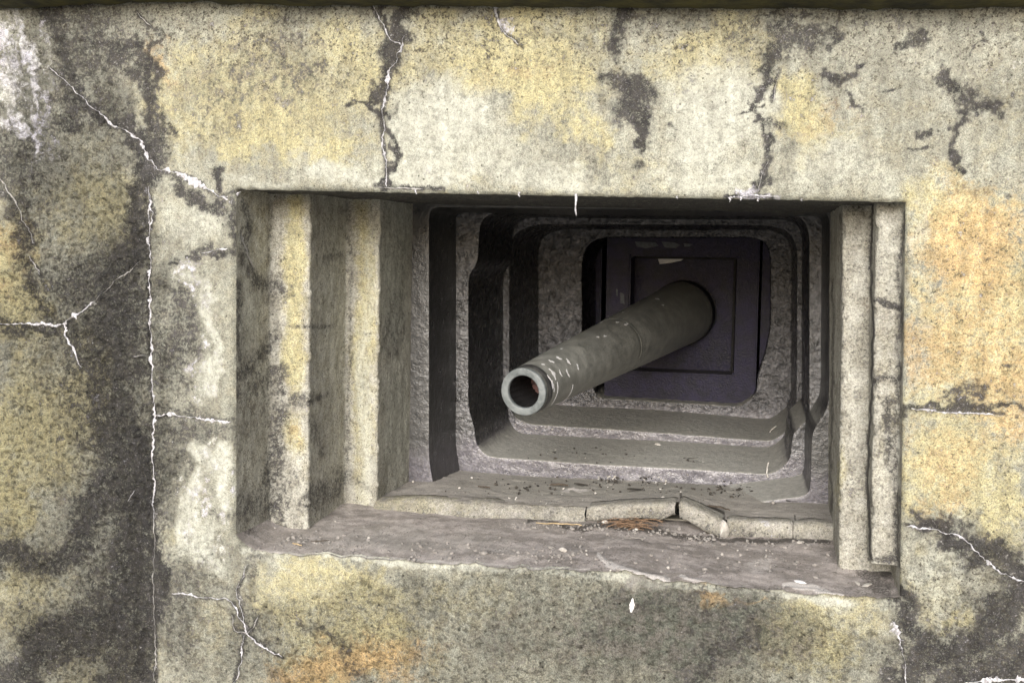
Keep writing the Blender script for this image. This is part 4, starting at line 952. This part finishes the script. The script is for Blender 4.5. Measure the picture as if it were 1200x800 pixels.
stick(793, 592, 'sill', 1.3, .05, .003, M_TWIG, 'dark stub of twig standing in the kerb crack', tilt=1.4) if False else None
leaf(744, 575, 'ledge', .1, .05, .012, M_LEAF, 'small dark dead leaf on the ledge behind the lifted slab')
leaf(809, 539, 'f1', .2, .05, .012, M_LEAF, 'crumpled leaf at the left of the litter on the second frame step')
leaf(928, 588, 'ledge', .5, .04, .012, M_LEAF, 'dark leaf scrap at the right end of the ledge')
leaf(681, 569, 'ledge', -.2, .05, .010, M_LEAF, 'dark leaf beside the pale scrape on the ledge')
# feather stuck to the wall below the sill, a white scrap on the steel
pf = wall_surface(740, 708)[0]
V = []
for k in range(9):
    t = k / 8; w = .0055 * (math.sin(PI * (.12 + .85 * t)) ** .8) * (1, .8, 1.1, .9, 1.2, 1, .8, 1, .6)[k]
    for s in (-1, 0, 1): V.append((w * s + .003 * t, -.004 - .003 * (1 - abs(s)), .035 * (t - .5) * 1.0))
o = mesh_np('feather', V, [[k * 3 + j, k * 3 + j + 1, (k + 1) * 3 + j + 1, (k + 1) * 3 + j] for k in range(8) for j in (0, 1)], M_WHITE)
o.location = pf; tag(o, 'small white feather stuck to the wall just below the sill', 'feather')
# dry orange grass tuft in the hollow
tuft = []
p0 = surf_at(742, 621, 'sill'); rs = random.Random(5); V = []; F = []
for i in range(90):
    a = rs.uniform(-.5, .5) + (PI if rs.random() < .5 else 0); L = rs.uniform(.03, .085); c = Vector((rs.uniform(-.06, .05), rs.uniform(-.008, .05), rs.uniform(.002, .018)))
    d = Vector((math.cos(a), math.sin(a) * .6, rs.uniform(-.05, .25))).normalized(); w = Vector((0, 0, 1)).cross(d).normalized() * rs.uniform(.0007, .0016); b = len(V)
    for k in range(4):
        t = k / 3; q = c + d * L * (t - .5) + Vector((0, 0, .012 * math.sin(PI * t) * rs.uniform(.2, 1)))
        V += [tuple(q - w * (1 - .7 * t)), tuple(q + w * (1 - .7 * t) + Vector((0, 0, .0008)))]
    for k in range(3): F.append([b + 2 * k, b + 2 * k + 1, b + 2 * k + 3, b + 2 * k + 2])
o = mesh_np('dry_grass', V, F, M_STRAW); o.location = p0
tag(o, 'tuft of orange dry grass in the hollow under the lifted kerb slab', 'dry grass')
# uncountable grit: along the kerb foot, on the sill and the frame steps
def grit(name, spots, n, rmin, rmax, mat, seed, label, cat):
    rs = random.Random(seed); V = []; F = []
    ico = bmesh.new(); bmesh.ops.create_icosphere(ico, subdivisions=1, radius=1); iv = [v.co.copy() for v in ico.verts]; jf = [[v.index for v in f.verts] for f in ico.faces]; ico.free()
    for i in range(n):
        x, y, sx, sy, w = rs.choice(spots); px, py = x + rs.gauss(0, sx), y + rs.gauss(0, sy)
        if w == 'sill' and (px < 300 or px > 1040): continue
        p = surf_at(px, py, w)
        r = rmin + (rmax - rmin) * rs.random() ** 3; e = [rs.uniform(.5, 1.3) for _ in range(3)]; R = Matrix.Rotation(rs.uniform(0, 6), 3, 'Z') @ Matrix.Rotation(rs.uniform(0, 1), 3, 'X'); b = len(V)
        for v in iv:
            q = R @ Vector((v.x * e[0], v.y * e[1], v.z * e[2] * .7)) * r * rs.uniform(.8, 1.1); V.append((p[0] + q.x, p[1] + q.y, p[2] + q.z + r * .3))
        F += [[b + k for k in f] for f in jf]
    o = mesh_np(name, V, F, mat, smooth=False); o['kind'] = 'stuff'; o['label'] = label; o['category'] = cat
    return o
grit('grit', [(640, 616, 30, 2, 'sill'), (700, 620, 20, 3, 'sill'), (770, 625, 30, 3, 'sill'), (820, 630, 16, 3, 'sill'), (900, 637, 40, 2, 'sill'), (650, 648, 26, 4, 'sill'), (560, 650, 60, 5, 'sill'), (480, 640, 60, 6, 'sill'), (800, 660, 90, 9, 'sill'), (360, 635, 30, 6, 'sill'), (900, 650, 60, 10, 'sill')], 1100, .0012, .0075, M_STONE, 1, 'scattered dark grit and crumbs along the foot of the kerb and the sill', 'grit')
grit('leaf_litter', [(718, 564, 12, 3, 'ledge'), (757, 565, 8, 3, 'ledge'), (820, 575, 60, 4, 'ledge'), (870, 572, 20, 2, 'ledge'), (620, 570, 50, 6, 'ledge'), (812, 540, 12, 2, 'f1'), (720, 530, 60, 5, 'f1'), (760, 498, 50, 3, 'f2'), (780, 535, 60, 5, 'f1'), (850, 500, 40, 3, 'f2'), (680, 528, 40, 4, 'f1'), (850, 575, 50, 5, 'ledge')], 620, .0014, .0085, M_LEAF, 2, 'dark crumbs of leaf litter on the ledge and steel steps', 'leaf litter')
grit('gravel', [(760, 562, 10, 2.5, 'ledge'), (715, 560, 8, 2, 'ledge'), (820, 536, 14, 3, 'f1'), (700, 575, 90, 8, 'ledge'), (700, 645, 160, 14, 'sill'), (640, 500, 30, 3, 'f2'), (660, 528, 40, 4, 'f1'), (800, 500, 60, 3, 'f2')], 300, .0012, .006, M_PSTONE, 3, 'pale crumbs of stone strewn over ledge and sill', 'gravel')

# ------------------------------------------------------------------ ground, light, sky
g = mesh_np('ground', [(-400, -400, 0), (400, -400, 0), (400, 400, 0), (-400, 400, 0)], [[0, 1, 2, 3]], M_BOUNCE, smooth=False); g['kind'] = 'structure'
SUN_EL, SUN_AZ = 22, 0                     # degrees; azimuth measured from straight in front of the wall, towards the left
def sun_dir(el, az): e, a = math.radians(el), math.radians(az); return Vector((math.sin(a) * math.cos(e), -math.cos(a) * math.cos(e), math.sin(e)))
sd = sun_dir(SUN_EL, SUN_AZ)
l = bpy.data.lights.new('sun', 'SUN'); l.energy = 3.35; l.angle = math.radians(32); l.color = (.975, .985, 1)
lo = link(bpy.data.objects.new('sun', l)); lo.rotation_euler = sd.to_track_quat('Z', 'Y').to_euler(); lo.location = sd * 20
w = bpy.data.worlds.new('World'); scene.world = w; w.use_nodes = True
t = w.node_tree; t.nodes.clear(); wo = t.nodes.new('ShaderNodeOutputWorld'); bg = t.nodes.new('ShaderNodeBackground'); sk = t.nodes.new('ShaderNodeTexSky')
sk.sky_type = 'NISHITA'; sk.sun_disc = False; sk.sun_elevation = math.radians(SUN_EL); sk.sun_rotation = math.atan2(sd.x, sd.y); sk.air_density = 1.0; sk.dust_density = 4.0; sk.ozone_density = .6
hs = t.nodes.new('ShaderNodeHueSaturation'); hs.inputs['Saturation'].default_value = .85
t.links.new(sk.outputs[0], hs.inputs['Color']); t.links.new(hs.outputs[0], bg.inputs[0]); bg.inputs[1].default_value = .15; t.links.new(bg.outputs[0], wo.inputs[0])
scene.view_settings.view_transform = 'Standard'; scene.view_settings.look = 'None'; scene.view_settings.exposure = 0
scene.render.engine = 'CYCLES'
